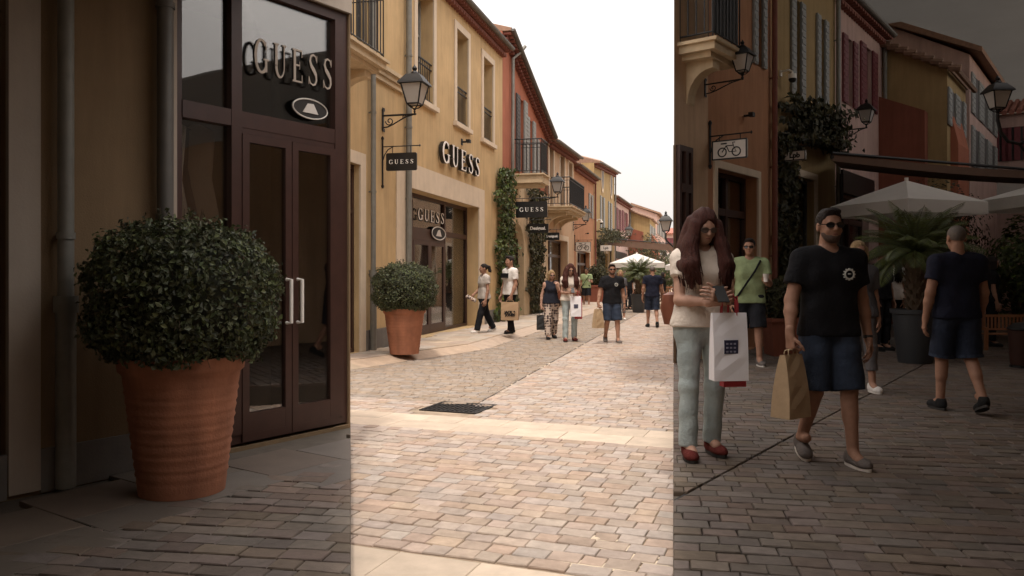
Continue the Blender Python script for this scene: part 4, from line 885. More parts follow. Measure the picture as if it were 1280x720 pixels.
fr, bk, w_ = serif('GUESS', .26, .02, .34); ty0, ty1 = T0(317), T0(414); sc = (ty1-ty0)/w_
for mb_, nm, mm in ((fr, 'window_lettering', M['dcream']), (bk, 'letter_return', M['sign'])):
    mb_.xf(Matrix.Translation((.01, (ty0+ty1)/2, V.H(362, 77)-0)) @ TOX @ Matrix.Diagonal((sc, 1, 1, 1)) @ Matrix.Translation((0, 0, -.15))); mb_.build(nm, mm, Dd)
mb = MB(); yc, zc = T0(390), V.H(390, 136); mb.prism([(-.03, yc+.19*math.cos(q), zc+.085*math.sin(q)) for q in [2*math.pi*i/28 for i in range(28)]], (.01, 0, 0)); mb.build('oval_badge', M['dark'], Dd)
mb = MB(); mb.tube([(-.018, yc+.18*math.cos(q), zc+.078*math.sin(q)) for q in [2*math.pi*i/28 for i in range(29)]], .006, 5); mb.prism([(-.02, yc-.08, zc-.035), (-.02, yc+.08, zc-.035), (-.02, yc+.03, zc+.045), (-.02, yc-.03, zc+.04)], (.006, 0, 0)); mb.build('badge_mark', M['signwhite'], Dd)
garments(V, V.T(238), -.32, 2.62, 3, 'pale dress hanging behind the dim shop pane at left', dy=.13, seed=2, h=.95)
# ================================================================== right: covered gallery added to darken this side
Gx = thing('added_gallery', 'gallery added to darken the right side, its grey ceiling standing in for dim sky', 'gallery', (0, 0, 0))
CE = 9.2
rwp = lambda y: 2.2+.68*y
def slab(poly, z0, h, name, m):
    mb = MB(); mb.prism([(x, y, z0) for x, y in poly], (0, 0, h)); return mb.build(name, m, Gx)
tip = VR.P0; endp = VR.W(26)
slab([(1.4, 9.45), (1.6, 11.2), (tip.x+.03, tip.y+.1), (9.5, 41), (32, 41), (32, 38), (rwp(9.3), 9.3)], CE, .3, 'ceiling', M['veil'])  # added roof, shading this side and seen in place of dimmed sky
lo = [shade_edge(y, 1) for y in (.5, 1.6, 4, 7, 10, 11.2)]; lo[-1] = (lo[-1][0], 9.6)
mb = roof_mb([(.27, -1.15)]+lo+[(rwp(9.6), 9.6), (rwp(-1.15), -1.15)]); mb.build('added_shade_roof', M['veil'], Gx)  # unseen low roof added to hold daylight off the near terrace
mb = MB(); mb.prism([(1.4, 9.4, 5.1), (rwp(9.4), 9.4, 5.1), (rwp(9.4), 9.4, CE), (1.4, 9.4, CE)], (0, .2, 0)); mb.build('added_upper_wall', M['plaster'], Gx)  # unseen wall added to shut out light above the low roof
mb = MB(); mb.prism([(rwp(-1.15), -1.15, 0), (rwp(9.6), 9.6, 0), (rwp(9.6), 9.6, 9.2), (rwp(9.4), 9.4, 9.2), (rwp(9.4), 9.4, 5.1), (rwp(1.74), 1.74, 2.4), (rwp(-1.15), -1.15, 2.4)], (.3, -.2, 0)); mb.build('added_side_wall', M['peach'], Gx)  # unseen wall added to close the dimmed side to daylight
mb = MB(); mb.prism([(rwp(9.6), 9.6, 0), (rwp(38), 38, 0), (rwp(38), 38, 6.9), (rwp(9.6), 9.6, 6.9)], (.3, -.2, 0)); mb.build('light_gap_wall', M['peach'], Gx)  # unseen added wall, its height set by how much light enters
mb = MB()
for k in range(6): y = 11+k*5.2; mb.bb(rwp(y)+.02, rwp(y)+.26, y-.12, y+.12, 6.9, CE)
mb.build('columns', M['peach'], Gx)
mb = MB(); w0 = VR.W(25.5); mb.prism([(9.2, w0.y+.2, 0), (32, 38.5, 0), (32, 38.5, CE+.2), (9.2, w0.y+.2, CE+.2)], (0, .4, 0)); mb.build('added_back_wall', M['plaster'], Gx)  # added wall closing the end where dimmed sky would show
# the block between both streets, whose long cream side faces the shop row
lw0 = Vector((tip.x+.02, tip.y+.05)); VB = View(lw0, ss, .1)
W_ = thing('corner_block', 'cream side of the corner block facing the shop row across the street', 'building', (lw0.x, lw0.y, 0), VB.ang)
mb = MB(); Lb = 34; holes = [(1.5+4*i, 3.6+4*i, .1, 2.9) for i in range(8)]+[(2+4*i, 3.1+4*i, 4.8, 7.2) for i in range(8)]
wb = wall(0, Lb, 0, CE, CE, holes, depth=.2, ends=False, back=.3)
wb.xf(Matrix.Scale(-1, 4, (1, 0, 0))); wb.f = [f[::-1] for f in wb.f]; wb.build('wall', M['peach'], W_)
for h in holes:
    mb = MB(); mb.bb(.17, .175, h[0], h[1], h[2], h[3]); wo = mb.build('window', M['wood'] if h[2] < 1 else M['greyshut'], W_)
    mb = MB(); mb.bb(-.03, .01, h[0]-.15, h[0], h[2], h[3]); mb.bb(-.03, .01, h[1], h[1]+.15, h[2], h[3]); mb.bb(-.03, .01, h[0]-.15, h[1]+.15, h[3], h[3]+.15); mb.build('surround', M['cream'], wo)
o = VB.thing('wall_lamp', 'black lantern on a curled bracket at the right edge of the bright street', 'street lamp', 17.5, 0, 0, 'wall lanterns along the street')
lantern_parts(o, -1.0, 2.95, .95); mb = MB(); mb.tube([(0, 0, 2.6), (-.3, 0, 2.45), (-.75, 0, 2.5), (-1.0, 0, 2.75), (-1.0, 0, 2.95)], .03, 8); mb.tube([(0, 0, 2.9), (-.35, 0, 2.72), (-.6, 0, 2.5)], .02, 8); mb.bb(-.03, 0, -.05, .05, 2.3, 3.1); mb.build('bracket', M['iron'], o)
Hh = thing('rear_light_blocker', 'unseen shuttered house added behind the viewpoint to block skylight, mirrored faintly in the shop glass', 'house', (0, -1.2, 0))
holes = [(-9+3*k, -7.9+3*k, z, z+1.9) for k in range(6) for z in (.9, 4.2)]
wb = wall(-11, 12, 0, 7, 7, holes, depth=.2, back=5); wb.xf(Matrix.Rotation(R(90), 4, 'Z')); wb.build('wall', M['peach'], Hh)  # unseen wall added to keep skylight from behind off the side terraces
for h in holes: mb = MB(); mb.bb(-h[1], -h[0], -.18, -.17, h[2], h[3]); mb.build('window', M['greyshut'], Hh)
# ================================================================== street objects
def pot_profile(H, rt, rb):
    pr = [(rb, 0)]; n = 40
    for i in range(1, n):
        f = i/n; r_ = rb+(rt-rb)*f
        if .10 < f < .78: r_ += .0045*math.sin(f*2*math.pi*15)
        if f > .88: r_ += .022
        pr.append((r_, H*f))
    pr += [(rt+.022, H), (rt-.03, H), (rt-.05, H-.05)]; return pr
def potted_bush(label, loc):
    o = thing('potted_shrub', label, 'potted shrub', loc)
    mb = MB(); mb.lathe(pot_profile(.80, .36, .255), n=48); smoothby(mb.build('pot', M['terracotta'], o), 50)
    mb = MB(); mb.lathe([(.0, .748), (.31, .75)], n=24); mb.f = mb.f[:24]; mb.build('soil', M['soil'], o)
    rg = np.random.default_rng(5); n = 14500
    d = rg.normal(0, 1, (n, 3)); d /= np.linalg.norm(d, axis=1)[:, None]
    r_ = 1+.05*np.sin(d[:, 0]*7+1)*np.cos(d[:, 1]*6)+.04*np.sin(d[:, 2]*11+d[:, 0]*8)+rg.normal(0, .03, n)-np.abs(rg.normal(0, .10, n)); r_ = np.clip(r_, .5, 1.14)
    sq = np.sign(d)*np.abs(d)**.82; sq /= np.maximum(1, np.linalg.norm(sq, axis=1)[:, None]*.93)
    pts = sq*r_[:, None]*np.array([.56, .56, .46])+np.array([0, 0, 1.14])
    pts[:, 2] = np.maximum(pts[:, 2], .76+.03*rg.uniform(0, 1, n))
    keep = leafcloud(pts, d*1.0+np.array([0, 0, .3]), .036, 1.6, .75, 3)
    mb = MB()
    for i in range(150):
        q = rg.normal(0, 1, 3); q /= np.linalg.norm(q); a = Vector(q*np.array([.45, .45, .37]))+Vector((0, 0, 1.14)); b = a+Vector(q)*rg.uniform(.10, .17)
        if b.z > .75: mb.tube([a, b], [.003, .0015], 4)
    sp = []
    for i in range(70):
        q = rg.normal(0, 1, 3); q[2] = abs(q[2])*.8+.1; q /= np.linalg.norm(q); a = Vector(q*np.array([.53, .53, .43]))+Vector((0, 0, 1.14)); dr = (Vector(q)+Vector(rg.normal(0, .35, 3))).normalized(); L = rg.uniform(.05, .13); mb.tube([a, a+dr*L], [.003, .0015], 4)
        for k in range(7): sp.append(np.array(a+dr*L*(k+.5)/7)+rg.normal(0, .006, 3))
    sp = np.array(sp); P, Fc = leafcloud(sp, rg.normal(0, 1, sp.shape), .034, 1.6, .6, 8); P0_, F0_ = keep; leafmesh('foliage', np.concatenate([P0_, P]), np.concatenate([F0_, Fc+len(P0_)]), M['leaf'], o)
    for i in range(6): q = i*1.05; mb.tube([(.03*math.cos(q), .03*math.sin(q), .74), (.2*math.cos(q), .2*math.sin(q), 1.2)], [.015, .006], 5)
    mb.build('twigs', M['twig'], o)
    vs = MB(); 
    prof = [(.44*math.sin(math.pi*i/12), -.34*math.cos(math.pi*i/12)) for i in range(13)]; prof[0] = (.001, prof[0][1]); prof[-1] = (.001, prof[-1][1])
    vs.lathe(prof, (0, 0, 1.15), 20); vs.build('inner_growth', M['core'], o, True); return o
pb = potted_bush('terracotta pot with a clipped round shrub beside the ochre shop window in bright light', at(505.5, 14.15, .102))
dup(pb, at(228, 4.74, .222), R(50), 'larger looking potted round shrub in a terracotta pot, in dim shade at far left')
[o for o in bpy.data.objects if o.name == 'potted_shrub.001'][0].scale = (.94, .94, 1)
pb['group'] = 'potted round shrubs'; [o for o in bpy.data.objects if o.parent is None and o.name.startswith('potted_shrub') and o is not pb][0]['group'] = 'potted round shrubs'
def palm(label, loc, s=1.):
    o = thing('potted_palm', label, 'potted palm', loc); mb = MB(); mb.lathe([(.24*s, 0), (.25*s, .02), (.335*s, .76*s), (.36*s, .765*s), (.365*s, .83*s), (.33*s, .83*s), (.31*s, .77*s)], n=36); smoothby(mb.build('pot', M['anth'], o), 50)
    mb = MB(); mb.lathe([(.0, .765*s), (.315*s, .77*s)], n=24); mb.f = mb.f[:24]; mb.build('soil', M['soil'], o)
    mb = MB(); rg = random.Random(4)
    mb.lathe([(.11*s, .75*s), (.13*s, .95*s), (.12*s, 1.1*s), (.15*s, 1.5*s), (.13*s, 1.68*s), (.05*s, 1.72*s)], n=14)
    for i in range(70): q = i*2.4; z = .8*s+.88*s*i/70; mb.tube([(.11*s*math.cos(q), .11*s*math.sin(q), z), (.17*s*math.cos(q), .17*s*math.sin(q), z+.06*s)], [.03*s, .012*s], 5)
    mb.build('trunk', M['palmtrunk'], o)
    mb = MB(); rach = MB()
    for i in range(60):
        q = i*2.39996; f = i/60; el = R(86-84*f**.9+rg.uniform(-6, 6)); L = s*rg.uniform(.88, 1.15)*(.92+.12*math.sin(f*3)); n = 20; p = Vector((0, 0, 1.68*s)); path = [p.copy()]
        a = el
        for k in range(n): a -= R(1.4+2.2*(k/n))*(1+.6*f); p = p+Vector((math.cos(q)*math.cos(a), math.sin(q)*math.cos(a), math.sin(a)))*(L/n); path.append(p.copy())
        rach.tube(path, [.012*s*(1-k/(n+1)*.8) for k in range(n+1)], 4)
        side = Vector((-math.sin(q), math.cos(q), 0))
        for k in range(3, n+1):
            for sub in (0, .5):
                c = path[k-1].lerp(path[k], sub); tdir = (path[k]-path[k-1]).normalized(); up = side.cross(tdir).normalized(); ll = s*.25*math.sin(math.pi*min(1, (k+sub-1)/(n)*.9+.12))**.7
                for sg in (-1, 1):
                    dr = (tdir*.75+side*sg*.8+up*.35).normalized(); tipp = c+dr*ll+Vector((0, 0, -.02*s)); wv = tdir.cross(dr).cross(dr).normalized()*.0065*s; mid = c.lerp(tipp, .45)+up*.004
                    mb.add([c, mid+wv, tipp, mid-wv], [(0, 1, 2, 3)])
    rach.build('frond_stems', M['palm'], o); mb.build('fronds', M['palm'], o); return o
pc = palm('potted sago palm in a dark pot beside the man in navy, bright street', at(798, 31.5, .0), .88)
pr = dup(pc, at(1144, 11.6, .222), R(70), 'potted sago palm in a dark pot beside the man in navy, dim gallery'); pr.scale = (1.06,)*3
for o in (pc, pr): o['group'] = 'potted sago palms'
def parasol(label, loc, w=3., apex=1.0, ztop=3.1):
    o = thing('parasol', label, 'parasol', loc); h = w/2; ze = ztop-.30*apex*w/2
    mb = MB(); n = 10; vs = []; fs = []
    def rim(k, f):     # 4 corners, edge midpoints sag
        pts = []
        for i in range(4):
            a, b = [(-1, -1), (1, -1), (1, 1), (-1, 1)][i], [(-1, -1), (1, -1), (1, 1), (-1, 1)][(i+1) % 4]
            for j in range(6): q = j/6; pts.append((a[0]+(b[0]-a[0])*q, a[1]+(b[1]-a[1])*q, math.sin(q*math.pi)))
        return pts
    R6 = rim(0, 0); m_ = len(R6)
    for i in range(n+1):
        f = i/n
        for (a, b, sg) in R6: vs.append((a*h*f, b*h*f, ztop+(ze-ztop)*(f*1.0+.12*math.sin(f*math.pi)*0)-.05*math.sin(f*math.pi)*sg*w/3))
    for i in range(n): fs += [(i*m_+j, i*m_+(j+1) % m_, (i+1)*m_+(j+1) % m_, (i+1)*m_+j) for j in range(m_)]
    base = n*m_
    for (a, b, sg) in R6: vs.append((a*h*1.003, b*h*1.003, ze-.22))
    fs += [(base+j, base+(j+1) % m_, base+m_+(j+1) % m_, base+m_+j) for j in range(m_)]
    mb.add(vs, fs); c = mb.build('canopy', M['canvas'], o)
    mb = MB(); mb.tube([(0, 0, 0), (0, 0, ztop+.05)], .035, 10); mb.build('pole', M['white'], o)
    mb = MB()
    for a, b in ((-1, -1), (1, -1), (1, 1), (-1, 1)): mb.tube([(0, 0, ztop-.08), (a*h*.97, b*h*.97, ze-.03)], .014, 5); mb.tube([(0, 0, ztop-.9*apex), (a*h*.5, b*h*.5, (ztop+ze)/2-.06)], .012, 5)
    mb.build('ribs', M['white'], o)
    mb = MB(); mb.bb(-.4, .4, -.4, .4, 0, .08); mb.lathe([(.06, .08), (.05, .4), (.04, .42)], n=12); mb.build('base', M['plinth'], o); return o
parasol('white square parasol behind the palm in the bright street', at(796, 36, 0), 1.8, 1.6, 2.45).rotation_euler[2] = R(20)
parasol('white parasol cut by the right edge of the bright street', at(862, 37, 0), 1.9, 1.5, 2.35)
parasol('white square parasol behind the palm in the dim gallery', at(1133, 14.8, .22), 1.85, 1.6, 3.02).rotation_euler[2] = R(20)
parasol('white parasol at the far right edge of the dim gallery', at(1325, 15, .22), 2.1, 1.2, 3.1)
def awning(label, V, xa, ya, yb, out, t_len, x1):
    t = V.T(xa); o = V.thing('awning', label, 'awning', t); z0 = V.H(xa, ya)
    return o, t, z0
# brown flat shade sails spanning the street
def sail(label, p0, p1, depth, z0, z1, th, dirv):
    o = thing('shade_awning', label, 'awning', (0, 0, 0)); mb = MB(); a, b = Vector(p0), Vector(p1); n = 12; d = Vector(dirv)*depth
    for i in range(n):
        f0, f1 = i/n, (i+1)/n
        q = [a.lerp(b, f0), a.lerp(b, f1)]; zz = [z0+(z1-z0)*f-.06*math.sin(f*math.pi) for f in (f0, f1)]
        mb.prism([(q[0].x, q[0].y, zz[0]), (q[1].x, q[1].y, zz[1]), (q[1].x, q[1].y, zz[1]+th), (q[0].x, q[0].y, zz[0]+th)], (d.x, d.y, .12))
    mb.build('canopy', M['awn'], o); mb = MB()
    for p, z in ((a, z0), (b, z1)): mb.tube([(p.x, p.y, z+th*.5), (p.x+d.x, p.y+d.y, z+th*.5+.12)], .04, 8)
    for f in (0, 1): mb.tube([(a.x+d.x*f, a.y+d.y*f, z0+th), (b.x+d.x*f, b.y+d.y*f, z1+th)], .03, 8)
    for f in (.02, .98): q = a.lerp(b, f); mb.tube([(q.x+d.x*.5, q.y+d.y*.5, 0), (q.x+d.x*.5, q.y+d.y*.5, (z0+z1)/2)], .04, 8)
    mb.build('frame', M['iron'], o); return o
Zs = 48.; sail('brown flat awning spanning the end of the bright street', at(760, Zs).to_2d(), at(872, Zs+3).to_2d(), 4, EYE+37*Zs/1000, EYE+30*Zs/1000, .38, (.15, 1))
Zs = 15.5; sail('brown flat awning spanning the dim gallery', at(1040, Zs).to_2d(), at(1330, Zs+1.0).to_2d(), 2.0, EYE+142*Zs/1000, EYE+126*Zs/1000, .15, (.5, 1))
# lamp on a curled arm at the right of the gallery
Zl = 11.; p = at(1247, Zl); o = thing('wall_lamp', 'black lantern on a curled post arm at the far right of the dim gallery', 'street lamp', (p.x, p.y, .22), 0, 'wall lanterns along the street')
zz = EYE+(HOR-142)/1000*Zl-.22; lantern_parts(o, 0, zz, .60); mb = MB(); mb.tube([(0, 0, zz), (0, 0, zz-.08), (.04, 0, zz-.25), (.14, 0, zz-.38), (.3, 0, zz-.42), (.55, 0, zz-.3)], .024, 8); mb.tube([(.30, 0, zz-.42), (.40, 0, zz-.55), (.55, 0, zz-.62)], .018, 8)
mb.tube([(.55, 0, 0), (.55, 0, zz+.1)], .05, 10); mb.lathe([(.12, 0), (.12, .1), (.07, .14), (.06, .5), (.05, .52)], (.55, 0, 0), 14); mb.build('bracket', M['iron'], o)
# planter with shrub by the doorways
def planter(label, loc, s=1., leafy=1.):
    o = thing('planter', label, 'planter', loc); mb = MB(); pts = [(-.38, -.38), (.38, -.38), (.38, .38), (-.38, .38)]
    a = [(x*s*.85, y*s*.85, 0) for x, y in pts]; b = [(x*s, y*s, .75*s) for x, y in pts]; mb.add(a+b, [(3, 2, 1, 0)]+[(i, (i+1) % 4, 4+(i+1) % 4, 4+i) for i in range(4)])
    mb.bb(-.4*s, .4*s, -.4*s, -.35*s, .72*s, .80*s); mb.bb(-.4*s, .4*s, .35*s, .4*s, .72*s, .80*s); mb.bb(-.4*s, -.35*s, -.35*s, .35*s, .721*s, .799*s); mb.bb(.35*s, .4*s, -.35*s, .35*s, .721*s, .799*s)
    mb.build('pot', M['maroon'], o); mb = MB(); mb.bb(-.35*s, .35*s, -.35*s, .35*s, .68*s, .72*s); mb.build('soil', M['soil'], o)
    rg = np.random.default_rng(9); n = 2600; d = rg.normal(0, 1, (n, 3)); d /= np.linalg.norm(d, axis=1)[:, None]; r_ = rg.uniform(.55, 1, n)+.2*np.sin(d[:, 0]*6)*np.sin(d[:, 1]*5+1)
    pts = d*r_[:, None]*np.array([.52, .52, .5])*s+np.array([0, 0, 1.18*s]); P, Fc = leafcloud(pts, d+np.array([0, 0, .3]), .09*s, 1.8, .7, 2); leafmesh('foliage', P, Fc, M['ivydark'], o)
    mb = MB()
    for i in range(5): q = i*1.3; mb.tube([(.05*math.cos(q), .05*math.sin(q), .7*s), (.25*s*math.cos(q), .25*s*math.sin(q), 1.3*s)], [.014, .006], 5)
    mb.build('stems', M['twig'], o); return o
p1 = planter('square maroon planter with a loose dark shrub by the doorways, bright street', at(746.5, 41, .0), 1.2)
p2 = dup(p1, at(980, 12.7, .222), None, 'square maroon planter with a loose dark shrub by the doorways, dim gallery'); p2.scale = (.62,)*3
# orange slatted bench backs at the right
def bench(label, loc, s=1., rz=0):
    o = thing('wooden_bench', label, 'bench', loc, rz); 
    for sx in (-.75, .75):
        mb = MB(); mb.bb((sx-.04)*s, (sx+.04)*s, -.22*s, -.14*s, 0, .62*s); mb.bb((sx-.04)*s, (sx+.04)*s, .18*s, .26*s, 0, .95*s); mb.bb((sx-.035)*s, (sx+.035)*s, -.14*s, .18*s, .58*s, .63*s); mb.build('leg', M['benchwood'], o)
    mb = MB()
    for j in range(4): mb.bb(-.71*s, .71*s, (-.22+.1*j)*s, (-.14+.1*j)*s, .42*s, .45*s)
    mb.build('seat', M['benchwood'], o); mb = MB(); mb.bb(-.71*s, .71*s, .20*s, .24*s, .88*s, .95*s); mb.bb(-.71*s, .71*s, .20*s, .24*s, .52*s, .57*s)
    for j in range(14): x = (-.66+1.32*j/13)*s; mb.bb(x-.022*s, x+.022*s, .21*s, .235*s, .57*s, .88*s)
    mb.build('backrest', M['benchwood'], o); return o
bench('orange slatted wooden bench at the right edge of the bright street', at(838, 36, 0), 1.0); bench('orange slatted wooden bench at the far right of the dim gallery', at(1262, 13.6, .222), .62)
def cart(label, loc, s=1.):
    o = thing('waste_bin', label, 'waste bin', loc); mb = MB(); mb.lathe([(.2*s, .06*s), (.22*s, .1*s), (.25*s, .8*s), (.26*s, .82*s), (.2*s, .84*s)], n=20); smoothby(mb.build('body', M['wood'], o)); mb = MB(); mb.lathe([(.27*s, .84*s), (.27*s, .88*s), (.15*s, .98*s), (.02*s, 1.0*s)], n=20); smoothby(mb.build('lid', M['iron'], o)); mb = MB(); mb.lathe([(.22*s, 0), (.22*s, .06*s)], n=20); mb.build('base', M['iron'], o); return o
cart('dark round bin at the right edge of the dim gallery, in front of the bench', at(1276, 11.0, .222), .62)
def shrub(label, loc, w, h, m='ivy', n=2500, leaf=.09, seed=1):
    o = thing('shrub', label, 'shrub', loc, 0, 'shrubs behind the parasols'); rg = np.random.default_rng(seed); d = rg.normal(0, 1, (n, 3)); d /= np.linalg.norm(d, axis=1)[:, None]; r_ = rg.uniform(.5, 1, n)+.25*np.sin(d[:, 0]*5+seed)*np.sin(d[:, 2]*6)
    pts = d*r_[:, None]*np.array([w/2, w/2, h/2*.8])+np.array([0, 0, h*.58]); P, Fc = leafcloud(pts, d+np.array([0, 0, .3]), leaf, 1.8, .7, seed); leafmesh('foliage', P, Fc, M[m], o)
    mb = MB()
    for i in range(6): q = i*1.1; mb.tube([(0, 0, 0), (w*.12*math.cos(q), w*.12*math.sin(q), h*.4), (w*.3*math.cos(q), w*.3*math.sin(q), h*.8)], [.03, .02, .008], 5)
    mb.build('stem', M['twig'], o); return o
shrub('leafy green shrub between the two parasols of the bright street', at(833, 40, 0), 1.6, 2.5, seed=3)
shrub('leafy green shrub at the far right beside the lamp post of the dim gallery', at(1272, 14.6, .22), 1.0, 2.4, seed=4)
shrub('dark leafy shrub under the brown awning at the end of the bright street', at(815, 60, 0), 4, 4.6, 'ivydark', 3500, .16, 5)
shrub('dark leafy shrub under the brown awning of the dim gallery', at(1180, 19, .22), 2, 3.7, 'ivydark', 3000, .09, 6)
# ================================================================== people (continuous surfaces grown from distance fields)
def surfnets(D, org, h):
    s = D < 0; c = np.zeros(tuple(n-1 for n in D.shape), np.int8)
    for i in (0, 1):
        for j in (0, 1):
            for k in (0, 1): c += s[i:D.shape[0]-1+i, j:D.shape[1]-1+j, k:D.shape[2]-1+k]
    act = (c > 0) & (c < 8); idx = -np.ones(c.shape, np.int64); ii = np.argwhere(act); idx[act] = np.arange(len(ii))
    pos = np.zeros((len(ii), 3)); cnt = np.zeros((len(ii), 1)); C = [(i, j, k) for i in (0, 1) for j in (0, 1) for k in (0, 1)]
    for a in C:
        for ax in range(3):
            if a[ax]: continue
            b = list(a); b[ax] = 1
            da = D[ii[:, 0]+a[0], ii[:, 1]+a[1], ii[:, 2]+a[2]]; db = D[ii[:, 0]+b[0], ii[:, 1]+b[1], ii[:, 2]+b[2]]
            m = ((da < 0) != (db < 0)); t = np.where(m, da/np.where(m, da-db, 1), 0); q = np.array(a)+np.outer(t, np.array(b)-np.array(a)); pos += np.where(m[:, None], q, 0); cnt += m[:, None]
    V_ = (ii+pos/np.maximum(cnt, 1))*h+org; Fs = []
    for ax in range(3):
        o1, o2 = [(1, 2), (2, 0), (0, 1)][ax]; sl0 = [slice(None)]*3; sl1 = [slice(None)]*3; sl0[ax] = slice(0, -1); sl1[ax] = slice(1, None)
        A, B_ = s[tuple(sl0)], s[tuple(sl1)]
        for flip in (0, 1):
            e = np.argwhere((A & ~B_) if not flip else (~A & B_)); e = e[(e[:, o1] > 0) & (e[:, o2] > 0) & (e[:, o1] < D.shape[o1]-1) & (e[:, o2] < D.shape[o2]-1)]
            if not len(e): continue
            def cell(d1, d2): q = e.copy(); q[:, o1] += d1; q[:, o2] += d2; return idx[q[:, 0], q[:, 1], q[:, 2]]
            f = np.stack([cell(-1, -1), cell(0, -1), cell(0, 0), cell(-1, 0)], 1); Fs.append(f if not flip else f[:, ::-1])
    Fq = np.concatenate(Fs) if Fs else np.zeros((0, 4), int); return V_, Fq[(Fq >= 0).all(1)]
class Field:
    def __init__(s): s.p = []; s.clips = []
    def cap(s, a, b, ra, rb, k=.025, sc=(1, 1, 1), cl=None, sub=False): s.p.append(('c', np.array(a, float), np.array(b, float), ra, rb, k, np.array(sc, float), cl, sub)); return s
    def ell(s, c, r, k=.02, Rm=None, cl=None, sub=False): s.p.append(('e', np.array(c, float), np.array(r, float), Rm, None, k, None, cl, sub)); return s
    def clip(s, pt, n): s.clips.append((np.array(pt, float), np.array(n, float)/np.linalg.norm(n))); return s
    def mesh(s, h, noise=None):
        lo = np.full(3, 9.); hi = np.full(3, -9.)
        bx = []
        for q in s.p:
            if q[0] == 'c': r_ = max(q[3], q[4])/min(q[6].min(), 1)*1.0; l_ = np.minimum(q[1], q[2])-r_; h_ = np.maximum(q[1], q[2])+r_
            else: r_ = q[2].max(); l_, h_ = q[1]-r_, q[1]+r_
            bx.append((l_, h_))
            if not q[8]: lo = np.minimum(lo, l_); hi = np.maximum(hi, h_)
        lo -= h*3; hi += h*3; N = np.ceil((hi-lo)/h).astype(int)+1; D = np.full(N, .2, np.float32); g = [lo[i]+h*np.arange(N[i]) for i in range(3)]
        for q, (l_, h_) in zip(s.p, bx):
            k = q[5]; m_ = k+h*2; i0 = np.clip(np.floor((l_-m_-lo)/h).astype(int), 0, N-1); i1 = np.clip(np.ceil((h_+m_-lo)/h).astype(int)+1, 1, N)
            if (i1 <= i0).any(): continue
            X, Y, Z_ = np.meshgrid(g[0][i0[0]:i1[0]], g[1][i0[1]:i1[1]], g[2][i0[2]:i1[2]], indexing='ij'); p = np.stack([X, Y, Z_], -1)
            if q[0] == 'c':
                a, b, ra, rb, sc = q[1], q[2], q[3], q[4], q[6]; pa = (p-a)*sc; ba = (b-a)*sc; t = np.clip((pa@ba)/max(ba@ba, 1e-9), 0, 1); d = (np.linalg.norm(pa-t[..., None]*ba, axis=-1)-(ra+(rb-ra)*t))/max(1., sc.max()**.5)
            else:
                v = p-q[1]
                if q[3] is not None: v = v@q[3]
                k0 = np.linalg.norm(v/q[2], axis=-1); k1 = np.linalg.norm(v/(q[2]**2), axis=-1); d = k0*(k0-1)/np.maximum(k1, 1e-6)
            if q[7] is not None:
                for pt, n in q[7]: n = np.array(n, float); n /= np.linalg.norm(n); d = np.maximum(d, (p-np.array(pt))@n)
            S = D[i0[0]:i1[0], i0[1]:i1[1], i0[2]:i1[2]]
            if q[8]:
                hh = np.clip(.5-.5*(S+d)/k, 0, 1); S[...] = S*(1-hh)+(-d)*hh+k*hh*(1-hh)
            else:
                hh = np.clip(.5+.5*(d-S)/k, 0, 1); S[...] = d*(1-hh)+S*hh-k*hh*(1-hh)
        X, Y, Z_ = np.meshgrid(*g, indexing='ij')
        if noise: 
            amp, fq = noise; D += (amp*(np.sin(X*fq[0]+2.1*np.sin(Z_*fq[2]*.6+Y*9))*np.sin(Z_*fq[2]+1.7*np.sin(X*fq[0]*.7))+.5*amp*np.sin(Y*fq[1]+Z_*fq[2]*1.7+3*X))).astype(np.float32)
        for pt, n in s.clips: D = np.maximum(D, ((X-pt[0])*n[0]+(Y-pt[1])*n[1]+(Z_-pt[2])*n[2]).astype(np.float32))
        return surfnets(D, lo, h)
SKIN = {'tan': mat('skin_tan', (.33, .18, .12), .65, var=.14, nscale=22, spec=.3, bump=.2, bscale=70), 'fair': mat('skin_fair', (.43, .255, .185), .65, var=.12, nscale=22, spec=.3, bump=.2, bscale=70)}
HAIRC = {'dark': mat('hair_dark', (.018, .012, .01), .6, var=.55, nscale=14, stretch=(9, 9, 1), bump=1., bscale=16, spec=.25, bdist=.02), 'auburn': mat('hair_auburn', (.060, .016, .010), .6, var=.55, nscale=14, stretch=(9, 9, 1), bump=1., bscale=16, spec=.25, bdist=.02), 'blonde': mat('hair_blonde', (.30, .20, .10), .6, var=.5, nscale=14, stretch=(9, 9, 1), bump=1., bscale=16, spec=.25, bdist=.02), 'grey': mat('hair_grey', (.12, .10, .085), .7, var=.3, nscale=40)}
def cloth(name, col, bump=.15, var=.10, nscale=9): return mat('cloth_'+name, col, .9, var=var+.04, nscale=nscale, bump=.55, bscale=11, spec=.15, bdist=.045)
def denim(name, col): return mat('denim_'+name, col, .9, var=.28, nscale=7, bump=.5, bscale=13, spec=.15, bdist=.04)
def patterned():
    m = bpy.data.materials.new('cloth_patterned'); m.use_nodes = True; nt = m.node_tree; b = nt.nodes['Principled BSDF']; b.inputs['Roughness'].default_value = .9; tc = nt.nodes.new('ShaderNodeTexCoord')
    v = nt.nodes.new('ShaderNodeTexVoronoi'); v.inputs['Scale'].default_value = 17; v.inputs['Randomness'].default_value = .35; nt.links.new(tc.outputs['Object'], v.inputs['Vector'])
    r_ = nt.nodes.new('ShaderNodeValToRGB'); e = r_.color_ramp.elements; e[0].position = .42; e[0].color = (.05, .03, .03, 1); e[1].position = .50; e[1].color = (.50, .40, .33, 1); nt.links.new(v.outputs['Distance'], r_.inputs[0]); nt.links.new(r_.outputs[0], b.inputs['Base Color']); return m
